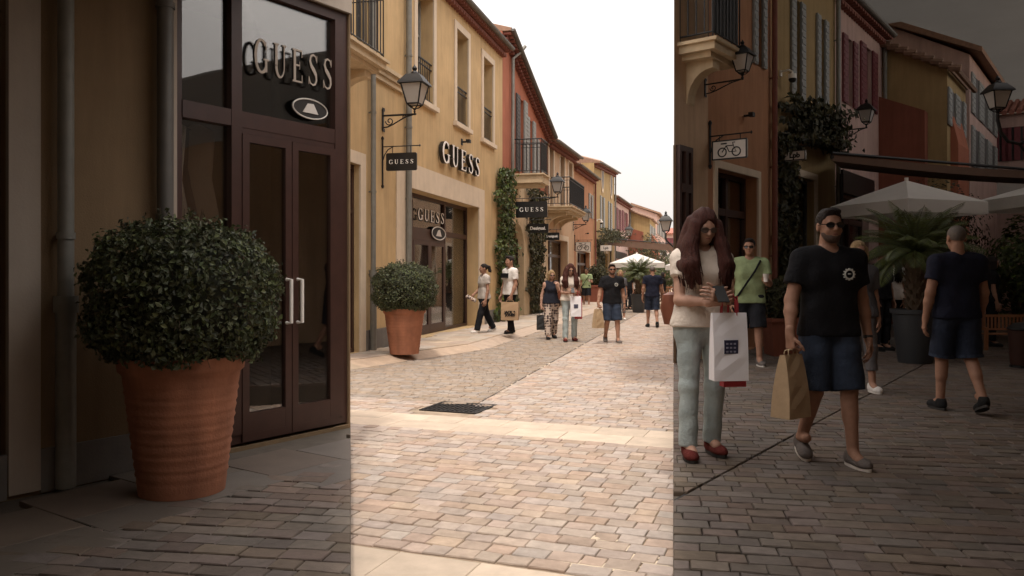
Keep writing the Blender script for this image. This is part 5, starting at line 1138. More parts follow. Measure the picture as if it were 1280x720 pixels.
def hand_field(fd, wrist, f, w, n, curl, hm, tcurl=.5, spread=.06):
    """palm and five separate fingers; f along the fingers, w towards the thumb, n the way the fingers curl"""
    f, w, n = [np.array(Vector(q).normalized()) for q in (f, w, n)]; W = np.array(wrist, float)
    fd.cap(W-f*.03*hm, W+f*.02*hm, .026*hm, .026*hm, .02)
    L = [(.033, .098, .078), (.011, .104, .088), (-.011, .100, .082), (-.032, .090, .064)]
    for i, (o_, kn, ln) in enumerate(L):
        K = W+f*kn*hm*.93+w*o_*hm; fd.cap(W+f*.02*hm+w*o_*.55*hm, K, .0155*hm, .0125*hm, .016)
        p = K; a = curl*.9; seg = (.46, .31, .23); rads = (.0098, .0088, .0078, .0066)
        for j in range(3):
            ang = a+(j*.75*curl); dr = f*math.cos(ang)+n*math.sin(ang)+w*(spread*(1.5-i)*(1 if j == 0 else .3))
            q = p+dr/np.linalg.norm(dr)*ln*seg[j]*hm*1.08; fd.cap(p, q, rads[j]*hm, rads[j+1]*hm, .004); p = q
    T = W+f*.03*hm+w*.024*hm+n*.006*hm; p = T; dirs = [(.62, .72, .25), (.85, .35, .25+tcurl*.4), (.9, .1, .3+tcurl*.5)]; ln = (.046, .034, .027); rr_ = (.0135, .0108, .0095, .0078)
    for j in range(3):
        d = f*dirs[j][0]+w*dirs[j][1]+n*dirs[j][2]; q = p+d/np.linalg.norm(d)*ln[j]*hm; fd.cap(p, q, rr_[j]*hm, rr_[j+1]*hm, .006); p = q
def person(label, loc, rz, H=1.75, female=False, skin='tan', legs=None, arms=None, top=None, bottom=None, shoes=None, hair=None, head=(0, 0), glasses=None, res=.012, lean=0., group=None, beard=False, hipdx=0):
    """legs: {side:(pitch, knee, abduct)}, arms: {side:(pitch, abduct, elbow, inward, hand_mode)}, side +1 = the person's left (+x when facing -y)"""
    o = thing('person', label, 'person', loc, rz, group); hm = H/1.75; J = {}
    legs = legs or {}; arms = arms or {}
    def rotx(v, a): return np.array([v[0], v[1]*math.cos(a)-v[2]*math.sin(a), v[1]*math.sin(a)+v[2]*math.cos(a)])
    for s in (1, -1):
        pt, kn, ab = [R(q) for q in legs.get(s, (0, 3, 2))]
        hip = np.array([s*.088*hm, 0, 0]); th = np.array([s*math.sin(ab), -math.sin(pt), -math.cos(pt)*math.cos(ab)]); kneep = hip+th*.43*hm
        pa = pt-kn; sh = np.array([s*math.sin(ab)*.3, -math.sin(pa), -math.cos(pa)]); J[s] = [hip, kneep, kneep+sh*.41*hm, pa]
    low = min(J[s][2][2]-(.085*hm if J[s][3] > -R(25) else .10*hm) for s in (1, -1)); P = -low
    for s in (1, -1): 
        for i in range(3): J[s][i] = J[s][i]+np.array([0, 0, P])
    def tor(x, y, z):        # torso point: z measured from the pelvis (m at 1.75)
        v = rotx(np.array([x*hm, y*hm, z*hm]), R(lean)); return v+np.array([0, 0, P])
    # arms
    A = {}; sw = .152 if female else .185
    for s in (1, -1):
        pt, ab, el, inw, mode = arms.get(s, (0, 8, 12, 0, 'hang')); pt, ab, el, inw = R(pt), R(ab), R(el), R(inw)
        S = tor(s*sw, .01, .462 if female else .475); u = np.array([s*math.sin(ab), -math.sin(pt)*math.cos(ab), -math.cos(pt)*math.cos(ab)]); E = S+u*.295*hm
        q = pt+el; fv = np.array([s*math.sin(ab)*.5*(1-min(1, el/1.2))-s*math.sin(inw), -math.sin(q)*math.cos(inw), -math.cos(q)*math.cos(inw)]); fv /= np.linalg.norm(fv); A[s] = (S, E, E+fv*.25*hm, fv, mode)
    nb = tor(0, .02, .52); hc = tor(0, -.012, .70); yaw, pit = R(head[0]), R(head[1])
    Rm = np.array(Matrix.Rotation(yaw, 3, 'Z') @ Matrix.Rotation(pit, 3, 'X')); piv = hc+np.array([0, .02, -.08])*hm
    def hp(x, y, z): return piv+Rm@(np.array([x, y, z+.08])*hm-np.array([0, .02*hm, 0]))
    fd = Field()
    # torso
    ys = (1, 1.25, 1); chw = .085 if female else .105
    if female:
        torso = [(.075, .0, .0, .118), (.055, -.005, .16, .098), (.070, -.005, .36, .108), (.085, .005, .43, .085)]
    else:
        torso = [(.056, .0, .02, .110), (.055, -.006, .17, .108), (.078, -.006, .34, .118), (.10, .005, .43, .090)]
    def add_torso(F_, d=0., cl=None, zmin=-9):
        for x, y, z, r_ in torso:
            if z < zmin: continue
            F_.cap(tor(-x, y, z), tor(x, y, z), r_*hm+d, r_*hm+d, .07, ys)
        F_.cap(tor(0, 0, .1), tor(0, 0, .36), .10*hm+d, .105*hm+d, .05, ys)
        if female:
            for s in (1, -1): F_.ell(tor(s*.060, -.062, .335), (.054*hm+d, .050*hm+d, .056*hm+d), .05)
        for s in (1, -1): F_.cap(tor(s*.05, .015, .50), A[s][0]+np.array([0, 0, -.005]), .058*hm+d, .058*hm+d, .05)
    add_torso(fd)
    fd.cap(nb, hp(0, .028, -.075), .060*hm if not female else .052*hm, .052*hm if not female else .044*hm, .03)
    for s in (1, -1):
        S, E, Wr, fv, mode = A[s]; ra = .046 if female else .054
        fd.cap(S, E, ra*hm, ra*.80*hm, .03); fd.cap(E, E+(Wr-E)*.35, ra*.80*hm, ra*.80*hm, .02); fd.cap(E+(Wr-E)*.35, Wr, ra*.8*hm, .026*hm, .02)
        hip, kn, an, pa = J[s]; b = 1.0 if not female else 1.02
        fd.cap(hip+np.array([0, 0, .0]), kn, .090*hm*b, .056*hm, .05); cd = (an-kn); back = np.array([0, .016*hm, 0]); fd.cap(kn, an, .053*hm, .037*hm, .02); fd.cap(kn+cd*.15+back, kn+cd*.42+back, .048*hm, .046*hm, .03)
        fdx = rotx(np.array([0, -1., 0]), -max(0, -pa)*.9 if pa < 0 else 0); fd.cap(an, an+fdx*.10*hm+np.array([0, 0, -.03*hm]), .037*hm, .032*hm, .02)
    # head
    fd.ell(hp(0, .012, .03), np.array((.075, .094, .086))*hm, .02, Rm); fd.ell(hp(0, -.022, -.03), np.array((.060, .068, .080))*hm, .025, Rm); fd.ell(hp(0, -.045, -.080), np.array((.040, .040, .034))*hm, .025, Rm)
    fd.cap(hp(-.028, -.074, .022), hp(.028, -.074, .022), .014*hm, .014*hm, .012)
    for s in (1, -1):
        fd.ell(hp(s*.030, -.098, .004), np.array((.019, .018, .012))*hm, .010, Rm, sub=True); fd.ell(hp(s*.031, -.072, .003), np.array((.014, .014, .012))*hm, .004, Rm); fd.ell(hp(s*.075, .012, -.008), np.array((.011, .022, .033))*hm, .008, Rm); fd.ell(hp(s*.036, -.062, -.035), np.array((.022, .02, .02))*hm, .02, Rm)
    fd.cap(hp(0, -.084, .012), hp(0, -.103, -.026), .0085*hm, .0135*hm, .010); fd.cap(hp(-.010, -.094, -.030), hp(.010, -.094, -.030), .009*hm, .009*hm, .006)
    fd.cap(hp(-.018, -.082, -.055), hp(.018, -.082, -.055), .0075*hm, .0075*hm, .006); fd.cap(hp(-.015, -.080, -.066), hp(.015, -.080, -.066), .008*hm, .008*hm, .006)
    Vb, Fb = fd.mesh(res)
    for s in (1, -1):
        S, E, Wr, fv, mode = A[s]; h_ = Field(); h_.cap(Wr-fv*.05*hm, Wr, .028*hm, .026*hm, .01); side = np.array([s*1., 0, 0])
        if mode == 'hang': hf, hw, hn, cu = fv, np.array([-.15*s, -1, 0]), np.array([-s, -.2, 0]), .45
        elif mode == 'grip': hf, hw, hn, cu = np.array([0, -.15, -1.]), np.array([-.3*s, -1, 0]), np.array([-s, .1, 0]), 1.25
        elif mode == 'phone': hf, hw, hn, cu = fv*.8+np.array([-.3*s, 0, .3]), np.array([.2*s, .1, 1.]), np.array([-s*.5, .8, .2]), .8
        elif mode == 'cup': hf, hw, hn, cu = fv, np.array([0, -.2, 1.]), np.array([-s*1., .1, 0]), 1.0
        else: hf, hw, hn, cu = np.array([0, 0, 1.])*.6+fv*.6, np.array([s*.6, .5, .1]), np.array([-s*.2, .9, 0]), .9
        hf = np.array(Vector(hf).normalized()); hw = hw-hf*(hw@hf); hw /= np.linalg.norm(hw); hn = hn-hf*(hn@hf)-hw*(hn@hw); hn = hn/max(np.linalg.norm(hn), 1e-3)
        if np.linalg.norm(hn) < .5: hn = np.cross(hf, hw)*s
        hand_field(h_, Wr+fv*.005, hf, hw, hn, cu, hm); V2, F2 = h_.mesh(.0048 if res < .01 else .0065); Fb = np.concatenate([Fb, F2+len(Vb)]); Vb = np.concatenate([Vb, V2])
    npmesh('body', Vb, Fb, SKIN[skin], o)
    info = dict(A=A, J=J, P=P, hp=hp, tor=tor, hm=hm)
    # mouth, eyes
    mf = Field().ell(hp(0, -.0835, -.060), np.array((.022, .009, .008))*hm, .004, Rm); a, b = mf.mesh(.004); npmesh('mouth', a, b, mat('lips', (.24, .085, .07), .5), o)
    if beard:
        bf = Field().ell(hp(0, -.043, -.078), np.array((.0485, .0490, .0425))*hm, .02, Rm); bf.ell(hp(0, -.02, -.055), np.array((.0632, .0545, .05))*hm, .02, Rm, cl=[(hp(0, 0, -.045), Rm@np.array([0, 0, 1.])), (hp(0, .02, 0), Rm@np.array([0, 1., 0]))]); bf.ell(hp(0, -.09, -.060), np.array((.021, .02, .011))*hm, .006, Rm, sub=True)
        a, b = bf.mesh(.006, (.0008, (300, 300, 300))); npmesh('beard', a, b, mat('beard_stubble', (.07, .042, .03), .8, var=.4, nscale=120), o)
    if glasses:
        g_ = MB()
        for s in (1, -1):
            pts = [hp(s*(.033+.030*math.cos(q)), -.098+.010*abs(math.cos(q))*(1 if math.cos(q) > 0 else .2), .002+.020*math.sin(q)) for q in [2*math.pi*i/16 for i in range(16)]]
            g_.prism([tuple(p) for p in pts], tuple(Rm@np.array([0, .006*hm, 0]))); g_.tube([tuple(hp(s*.060, -.09, .006)), tuple(hp(s*.079, -.05, .008)), tuple(hp(s*.080, .02, .004))], .0035*hm, 5)
        g_.tube([tuple(hp(-.012, -.100, .008)), tuple(hp(.012, -.100, .008))], .003*hm, 5); g_.build('glasses', mat('dark_lens', (.012, .010, .010), .15) if glasses == 'sun' else mat('spectacles', (.10, .075, .065), .25), o)
    else:
        for s in (1, -1):
            mf = Field().ell(hp(s*.031, -.0795, .003), np.array((.0085, .008, .006))*hm, .003, Rm); a, b = mf.mesh(.0035); npmesh('eye', a, b, mat('eye_dark', (.03, .02, .015), .2), o)
    # top
    def arm_dir(s): S, E = A[s][0], A[s][1]; return (E-S)/np.linalg.norm(E-S)
    if top:
        tf = Field(); d = top.get('ease', .016)*hm; add_torso(tf, d)
        hemz = top.get('hem', -.03); wv = top.get('flare', .012)
        tf.cap(tor(-.064, 0, hemz), tor(.064, 0, hemz), .118*hm+d+wv, .118*hm+d+wv, .07, (1, 1.15, 1)); tf.cap(tor(-.058, -.003, .12), tor(.058, -.003, .12), .108*hm+d, .108*hm+d, .06, (1, 1.2, 1))
        sl = top.get('sleeve', .6)
        for s in (1, -1):
            if sl <= 0: continue
            S, E, Wr = A[s][:3]; u = arm_dir(s); ra = .046 if female else .054
            if sl <= 1: tf.cap(S, S+u*.295*hm*(sl+.25), ra*hm+d*1.05, ra*hm+d*1.5, .035, cl=[(S+u*.295*hm*sl, u)])
            else: tf.cap(S, E, ra*hm+d, ra*.85*hm+d, .035); tf.cap(E, Wr, ra*.85*hm+d, .03*hm+d, .02)
        tf.cap(nb+np.array([0, -.035, .045])*hm if top.get('neck') != 'v' else nb+np.array([0, -.05, .02])*hm, nb+np.array([0, .0, .20])*hm, .066*hm, .085*hm, .012, sub=True)
        if top.get('neck') == 'v': tf.cap(nb+np.array([0, -.10, -.05])*hm, nb+np.array([0, -.06, .10])*hm, .02*hm, .07*hm, .012, sub=True)
        if sl <= 0:
            for s in (1, -1): tf.ell(A[s][0]+np.array([s*.035, 0, -.02])*hm, np.array((.06, .12, .10))*hm, .02, sub=True)
        tf.clip(tor(0, 0, hemz), rotx(np.array([0, 0, -1.]), R(lean)))
        a, b = tf.mesh(res, (.0050*hm, (21, 18, 15))); npmesh('shirt', a, b, top['mat'], o)
    if bottom:
        bf = Field(); d = bottom.get('ease', .012)*hm; ln = bottom.get('len', 2.)      # 1 = knee, 2 = ankle
        for x, y, z, r_ in torso[:1]: bf.cap(tor(-x, y, z-.02), tor(x, y, z-.02), r_*hm+d*.6, r_*hm+d*.6, .05, (1, 1.22, 1))
        bf.cap(tor(-.045, 0, .06), tor(.045, 0, .06), .10*hm+d*.5, .10*hm+d*.5, .05, (1, 1.25, 1))
        for s in (1, -1):
            hip, kn, an, pa = J[s]; hipb = hip+np.array([0, 0, -.0])
            if ln <= 1.1:
                u = (kn-hip)/np.linalg.norm(kn-hip); end = hip+u*.43*hm*ln; bf.cap(hip, hip+u*.43*hm*(ln+.25), .094*hm+d, .074*hm+d*1.6, .035, cl=[(end, u)])
            else:
                kr = bottom.get('knee', .060); ar = bottom.get('ankle', .050); cd = an-kn
                bf.cap(hip, kn, .092*hm+d, kr*hm+d, .035); bf.cap(kn, kn+cd*(ln-1)*1.03, kr*hm+d, ar*hm+d, .03, cl=[(kn+cd*(ln-1)*1.02, cd)])
        bf.clip(tor(0, 0, .05), (0, 0, 1))
        a, b = bf.mesh(res, (.0045*hm, (17, 19, 22))); npmesh(bottom.get('name', 'trousers'), a, b, bottom['mat'], o)
        if bottom.get('cuff'):
            mb = MB()
            for s in (1, -1): 
                hip, kn, an, pa = J[s]; u = (kn-hip)/np.linalg.norm(kn-hip); e_ = hip+u*.43*hm*ln; mb.tube([tuple(e_-u*.030*hm), tuple(e_-u*.002)], .078*hm+d*1.75, 20)
            smoothby(mb.build('cuff', bottom['cuff'], o))
    if shoes:
        for s in (1, -1):
            hip, kn, an, pa = J[s]; tilt = max(0, -pa-R(12))*1.0; sole = an+np.array([0, 0, -.085*hm]) 
            yawf = R(8)*s; Rf = np.array(Matrix.Rotation(yawf, 3, 'Z') @ Matrix.Rotation(tilt*1.0, 3, 'X')); fp = lambda x, y, z: an+Rf@(np.array([x, y, z-.085])*hm)
            sf = Field(); sf.ell(fp(0, .02, .052), np.array((.043, .062, .052))*hm, .02, Rf); sf.ell(fp(0, -.10, .035), np.array((.048, .088, .040))*hm, .03, Rf); sf.cap(fp(0, .012, .05), fp(0, .012, .105 if shoes.get('high') else .085), .043*hm, .044*hm, .02); sf.cap(fp(0, -.02, .04), fp(0, -.13, .03), .04*hm, .036*hm, .03)
            sf.clip(fp(0, 0, .018), Rf@np.array([0, 0, -1.])); sf.clip(fp(0, 0, .115), Rf@np.array([0, .25, 1.])); a, b = sf.mesh(min(res, .008)); sh = npmesh('shoe', a, b, shoes['mat'], o)
            mb = MB(); pts = []
            for i in range(20):
                q = 2*math.pi*i/20; y = -.05-.135*math.cos(q); w_ = (.046+.006*math.cos(q))*math.sin(q)*(1 if abs(math.sin(q)) > .3 else 1.1); pts.append(tuple(fp(w_, y, .0)))
            mb.prism(pts, tuple(Rf@np.array([0, 0, .022*hm]))); mb.build('sole', shoes['sole'], sh)
    # hair
    if hair:
        st, col = hair; hf = Field()
        face = [(hp(0, -.052, 0), Rm@np.array([0, -1., .35]))]
        if st == 'short': hf.ell(hp(0, .016, .036), np.array((.081, .100, .090))*hm, .01, Rm); hf.ell(hp(0, -.05, .098), np.array((.055, .045, .025))*hm, .02, Rm); hf.ell(hp(0, -.10, .0), np.array((.11, .085, .072))*hm, .012, Rm, sub=True); hf.clip(hp(0, .10, -.055), Rm@np.array([0, -.35, -1.])); nz = (.0025*hm, (160, 160, 130))
        elif st == 'shaved': hf.ell(hp(0, .014, .032), np.array((.0765, .0955, .0875))*hm, .01, Rm); hf.ell(hp(0, -.10, .0), np.array((.11, .09, .078))*hm, .012, Rm, sub=True); hf.clip(hp(0, .10, -.045), Rm@np.array([0, -.3, -1.])); nz = (.0004, (200, 200, 200))
        elif st == 'pony':
            hf.ell(hp(0, .018, .034), np.array((.080, .099, .090))*hm, .01, Rm); hf.ell(hp(0, -.105, -.01), np.array((.11, .085, .078))*hm, .012, Rm, sub=True); hf.clip(hp(0, .10, -.08), Rm@np.array([0, -.3, -1.])); pth = [(0, .10, .05), (0, .145, .03), (0, .165, -.06), (0, .155, -.17), (0, .14, -.26)]; rd = (.03, .038, .040, .032, .012)
            for i in range(4): hf.cap(hp(*pth[i]), hp(*pth[i+1]), rd[i]*hm, rd[i+1]*hm, .015)
            nz = (.003*hm, (120, 120, 25))
        elif st == 'bob':
            hf.ell(hp(0, .018, .036), np.array((.084, .102, .092))*hm, .01, Rm)
            for s in (1, -1):
                for (x, y) in ((.076, -.035), (.082, .0), (.078, .04), (.06, .08)): hf.cap(hp(s*x*.93, y, .02), hp(s*x*1.02, y-.005, -.13), .026*hm, .018*hm, .02)
            hf.ell(hp(0, -.115, -.02), np.array((.062, .075, .095))*hm, .012, Rm, sub=True); nz = (.003*hm, (110, 110, 22))
        else:   # long
            strands = MB(); rs = np.random.default_rng(11)
            hf.ell(hp(0, .018, .038), np.array((.088, .106, .094))*hm, .01, Rm)
            for s in (1, -1):
                for (x, y, x2, y2, z2, r_) in ((.072, -.045, .085, -.185, -.42, .040), (.082, -.02, .130, -.150, -.45, .046), (.082, .03, .142, -.05, -.44, .044), (.082, .05, .145, .03, -.40, .044), (.07, .075, .11, .10, -.42, .055), (.03, .10, .05, .13, -.44, .055)):
                    m_ = hc+np.array([s*x*1.45, y*1.3-.035, -.15])*hm; t_ = hc+np.array([s*x2, y2, z2+.02])*hm; w_ = (m_+t_)/2+np.array([s*.018, -.01, 0])*hm; hf.cap(hp(s*x, y, .02), m_, .034*hm, r_*hm, .025); hf.cap(m_, w_, r_*hm, r_*1.12*hm, .02); hf.cap(w_, t_, r_*1.12*hm, .016*hm, .02)
                    for _ in range(26):
                        j = [np.append(rs.normal(0, 1, 2), 0) for _ in range(2)]; j = [v/max(np.linalg.norm(v), .3) for v in j]; q0 = hp(s*x, y, .04)
                        wz = rs.uniform(-.05, .05); strands.tube([tuple(q0*.4+m_*.6+j[0]*r_*hm*.9), tuple(m_+j[0]*r_*hm*1.02), tuple(w_+(j[0]*.7+j[1]*.3)*r_*1.18*hm), tuple((w_+t_)/2+j[1]*r_*1.0*hm), tuple(t_+j[1]*.03*hm+np.array([0, 0, wz]))], [.0035*hm, .0045*hm, .004*hm, .003*hm, .001*hm], 4)
            hf.ell(hp(0, -.115, -.025), np.array((.060, .078, .10))*hm, .012, Rm, sub=True); hf.ell(hp(0, -.12, -.22), np.array((.055, .09, .16))*hm, .02, Rm, sub=True); nz = (.0055*hm, (85, 85, 16))
        a, b = hf.mesh(min(res, .008), nz); npmesh('hair', a, b, HAIRC[col], o)
        if st == 'long': strands.build('loose_hair', HAIRC[col], o, True)
    return o, info
def wpt(o, p):        # person-local point to world
    return Matrix.Translation(o.location) @ Matrix.Rotation(o.rotation_euler[2], 4, 'Z') @ Vector(p)
def flatbag(name, label, loc, rz, w, h, d, m, handle=True, hlen=.12, hm_=None, group=None, cat='shopping bag', taper=.0):
    """paper bag hanging from loc (its handle top)"""
    o = thing(name, label, cat, loc, rz, group); mb = MB(); z1 = -hlen; z0 = -hlen-h; t_ = taper
    rows = 6; vs = []
    for i in range(rows+1):
        f = i/rows; z = z0+(z1-z0)*f; ww = w/2*(1-t_*f); dd = d/2*(1-.75*f**2)+.003; cr = .005*math.sin(i*2.3)
        vs += [(-ww, -dd, z), (-ww*.5, -dd-cr, z), (ww*.4, -dd+cr*.6, z), (ww, -dd, z), (ww*.98, 0+cr*.4, z), (ww, dd, z), (0, dd+cr, z), (-ww, dd, z), (-ww*.97, cr*.5, z)]
    k = 9; mb.add(vs, [(i*k+j, i*k+(j+1) % k, (i+1)*k+(j+1) % k, (i+1)*k+j) for i in range(rows) for j in range(k)]+[tuple(range(k))[::-1]]); mb.build('bag', m, o)
    if handle:
        mb = MB()
        for y in (-d*.10-.004, d*.10+.004): mb.tube([(-w*.22, y, z1-.03), (-w*.2, y*.8, z1+hlen*.6), (-.03, y*.3, -.008), (.03, y*.3, -.008), (w*.2, y*.8, z1+hlen*.6), (w*.22, y, z1-.03)], .0045, 6)
        mb.build('handle', hm_ or m, o)
    return o
WHITE = cloth('white', (.74, .70, .66)); BLACK = cloth('black', (.012, .012, .014)); GREYT = cloth('oatmeal', (.46, .41, .37)); NAVY = cloth('navy', (.016, .018, .032)); NAVY2 = cloth('dark_blue', (.022, .024, .034)); GREEN = cloth('sage', (.26, .32, .17)); DSHORT = cloth('dark_short', (.02, .021, .026)); CREAM = cloth('cream', (.66, .58, .50))
DEN = denim('blue', (.034, .046, .072)); DEN2 = denim('dark', (.022, .028, .045)); PALE = denim('pale', (.36, .42, .42)); PAT = patterned()
SOLEW = mat('white_sole', (.7, .66, .6), .7); SOLED = mat('dark_sole', (.03, .028, .026), .8); SHW = cloth('white_shoe', (.66, .62, .58)); SHB = cloth('black_shoe', (.02, .02, .02)); SHR = cloth('red_shoe', (.12, .026, .022)); SHG = cloth('grey_shoe', (.14, .12, .11))
KRAFT = mat('kraft_paper', (.34, .225, .13), .85, var=.1, bump=.2, bscale=30); PWHITE = mat('white_paper', (.80, .79, .82), .6, var=.04, bump=.08, bscale=12); TAN = mat('tan_paper', (.42, .30, .18), .8, var=.14, bump=.4, bscale=12, nscale=10); BLKBAG = mat('black_bag', (.015, .015, .016), .5); BROWNBAG = mat('brown_leather', (.16, .05, .025), .5, var=.2); REDBAG = mat('red_bag', (.38, .03, .04), .6)
FINE, MID = .0075, .011
hw = lambda o, i, s, dz=-.07: wpt(o, i['A'][s][2]+i['A'][s][3]*.05+np.array([0, 0, dz]))
# --- woman in the oatmeal shirt, looking at the shop window
p, i = person('dark ponytailed woman in oatmeal t-shirt and black trousers by the shop window', at(605, 19.2, .1), R(-62), 1.70, True, 'tan', legs={1: (20, 6, 3), -1: (-16, 12, 3)}, arms={1: (2, 12, 14, 0, 'hang'), -1: (8, 14, 42, 10, 'grip')}, top=dict(mat=GREYT, hem=-.05, sleeve=.48, neck='v', ease=.018), bottom=dict(mat=BLACK, ease=.014, knee=.066, ankle=.062), shoes=dict(mat=SHW, sole=SOLEW), hair=('pony', 'dark'), head=(-12, 2), res=MID)
q = hw(p, i, -1, -.02); o = thing('magazine', 'rolled patterned magazine held by the ponytailed woman', 'magazine', q, R(-30)); mb = MB(); mb.tube([(-.12, -.03, .05), (.10, .03, -.06)], [.045, .05], 12); mb.build('cover', PAT, o); mb = MB(); mb.tube([(-.125, -.031, .052), (.105, .031, -.062)], [.032, .036], 10); mb.build('pages', PWHITE, o)
# --- man in the white t-shirt with the kraft bag
p, i = person('man in a white t-shirt with a black chest print holding a kraft bag', at(637.5, 18.75, .1), R(-58), 1.84, False, 'tan', legs={1: (6, 4, 3), -1: (-6, 5, 3)}, arms={1: (2, 9, 22, 4, 'grip'), -1: (4, 9, 14, 4, 'hang')}, top=dict(mat=WHITE, hem=-.04, sleeve=.62), bottom=dict(mat=BLACK, ease=.012, knee=.062, ankle=.055), shoes=dict(mat=SHB, sole=SOLEW), hair=('short', 'dark'), head=(0, 0), res=MID)
mb = MB(); c = i['tor'](0, 0, .36); mb.prism([(-.12, -.185, c[2]-.03), (.12, -.185, c[2]-.03), (.13, -.182, c[2]+.08), (-.13, -.182, c[2]+.08)], (0, .06, 0)); mb.build('chest_print', BLACK, p)
q = hw(p, i, 1, -.06); o = flatbag('paper_bag', 'kraft paper bag with two dark lines of lettering held by the man in white', q+Vector((-.02, -.06, 0)), R(-6), .40, .42, .13, KRAFT, True, .05)
tm = plain_text('JACK &\nJONES', .078, .003, .005); tm.xf(Matrix.Translation((.01, -.072, -.32))); tm.build('lettering', BLACK, o)
# --- blonde woman
p, i = person('blonde woman in a navy sleeveless top and patterned trousers, hand at her chin', at(689, 18.6, 0), R(8), 1.62, True, 'fair', legs={1: (-12, 8, 2), -1: (12, 4, 2)}, arms={1: (22, 10, 128, 22, 'chin'), -1: (-4, 16, 16, 0, 'grip')}, top=dict(mat=NAVY2, hem=-.02, sleeve=0, ease=.02), bottom=dict(mat=PAT, ease=.02, knee=.074, ankle=.058, len=1.95), shoes=dict(mat=SHB, sole=SOLED), hair=('bob', 'blonde'), head=(8, 10), glasses='spec', res=MID)
q = hw(p, i, -1, -.06); flatbag('paper_bag', 'flat black shopping bag hanging from the blonde woman hand', q, R(5), .20, .34, .08, BLKBAG, True, .12)
# --- redhead
def redhead(label, loc, rz): return person(label, loc, rz, 1.75, True, 'fair', legs={1: (-3, 6, 2), -1: (4, 3, 2)}, arms={1: (12, 4, 82, 34, 'phone'), -1: (12, 5, 76, 40, 'phone')}, top=dict(mat=CREAM, hem=-.01, sleeve=.42, ease=.014), bottom=dict(mat=PALE, ease=.008, knee=.058, ankle=.057, len=1.98), shoes=dict(mat=SHR, sole=SOLED), hair=('long', 'auburn'), head=(6, 20), glasses='spec', res=FINE)
def dup_set(objs, srcroot, dst, rz, labels, grp=None):
    """copies of things standing with a person, moved with the same rigid motion"""
    M0 = Matrix.Translation(srcroot.location) @ Matrix.Rotation(srcroot.rotation_euler[2], 4, 'Z'); M1 = Matrix.Translation(dst) @ Matrix.Rotation(rz, 4, 'Z'); D_ = M1 @ M0.inverted(); out = []
    for o, l in zip(objs, labels):
        c = dup(o); mw = D_ @ (Matrix.Translation(o.location) @ o.rotation_euler.to_matrix().to_4x4()); c.location = mw.to_translation(); c.rotation_euler = mw.to_euler(); c['label'] = l; out.append(c)
    return out
p, i = redhead('long haired auburn woman in pale jeans looking at her phone, bright street', at(712.5, 17.9, 0), R(4))
hL, hR = i['A'][1][2]+i['A'][1][3]*.09, i['A'][-1][2]+i['A'][-1][3]*.09; mid = (hL+hR)/2
ph = thing('phone', 'dark phone in the hands of the auburn woman, bright street', 'phone', wpt(p, mid+np.array([0, -.02, .045])), R(4)); mb = MB(); mb.box((0, 0, 0), (.075, .009, .15), Matrix.Rotation(R(-48), 3, 'X')); mb.build('case', BLKBAG, ph); mb = MB(); mb.box((0, .0045, .004), (.066, .002, .136), Matrix.Rotation(R(-48), 3, 'X')); mb.build('screen', mat('phone_screen', (.03, .035, .045), .1), ph)
wq = i['A'][1][2]; wb_ = flatbag('paper_bag', 'white paper bag with a dark square mark on the auburn woman arm, bright street', wpt(p, np.array([.085, wq[1]-.03, wq[2]+.04])), R(4), .235, .45, .10, PWHITE, True, .13, REDBAG)
mb = MB(); mb.bb(-.047, .047, -.048, -.036, -.40, -.31); mb.build('square_mark', cloth('ink', (.03, .03, .06)), wb_); mb = MB()
for a in range(3):
    for b in range(3): mb.bb(-.036+.026*a, -.020+.026*a, -.0495, -.045, -.392+.026*b, -.380+.026*b)
mb.build('mark_lettering', cloth('ink_pale', (.25, .25, .32)), wb_)
rb = flatbag('paper_bag', 'red bag behind the white one of the auburn woman, bright street', wpt(p, np.array([.165, wq[1]+.10, wq[2]+.02])), R(4), .16, .46, .07, REDBAG, True, .16)
br = thing('shoulder_bag', 'brown leather shoulder bag at the hip of the auburn woman, bright street', 'handbag', wpt(p, np.array([-.14, .10, i['P']+.12])), R(4)); mb = MB(); mb.lathe([(.01, -.13), (.10, -.12), (.13, 0), (.11, .09), (.06, .11)], n=18); mb.xf(Matrix.Diagonal((1, .55, 1, 1))); smoothby(mb.build('bag', BROWNBAG, br)); mb = MB(); mb.tube([(.08, 0, .12), (.12, -.03, .42), (.14, .02, .47), (.10, .10, .2), (-.02, .06, .12)], .011, 6); mb.build('strap', BROWNBAG, br)
objs = [p, ph, wb_, rb, br]; D1 = at(877, 5.62, .222)
dup_set(objs, p, D1, R(6), [l['label'].replace('bright street', 'dim gallery') for l in objs])
# --- green shirt man
p, i = person('man in a sage green t-shirt and dark shorts holding a paper cup, bright street', at(733, 37, 0), R(-8), 1.80, False, 'tan', legs={1: (8, 4, 3), -1: (-10, 10, 3)}, arms={1: (16, 12, 82, 12, 'cup'), -1: (-4, 10, 18, 0, 'hang')}, top=dict(mat=GREEN, hem=-.07, sleeve=.6, ease=.02), bottom=dict(mat=DSHORT, ease=.022, len=.95, name='shorts'), shoes=dict(mat=SHG, sole=SOLEW), hair=('short', 'dark'), head=(-14, 2), glasses='sun', res=.0095)
q = i['A'][1][2]+i['A'][1][3]*.10; cu = thing('paper_cup', 'white paper cup of the man in sage green, bright street', 'cup', wpt(p, q+np.array([-.03, -.02, -.02])), 0); mb = MB(); mb.lathe([(.028, 0), (.04, .10), (.043, .103), (.043, .108), (.036, .108)], n=16); smoothby(mb.build('cup', WHITE, cu))
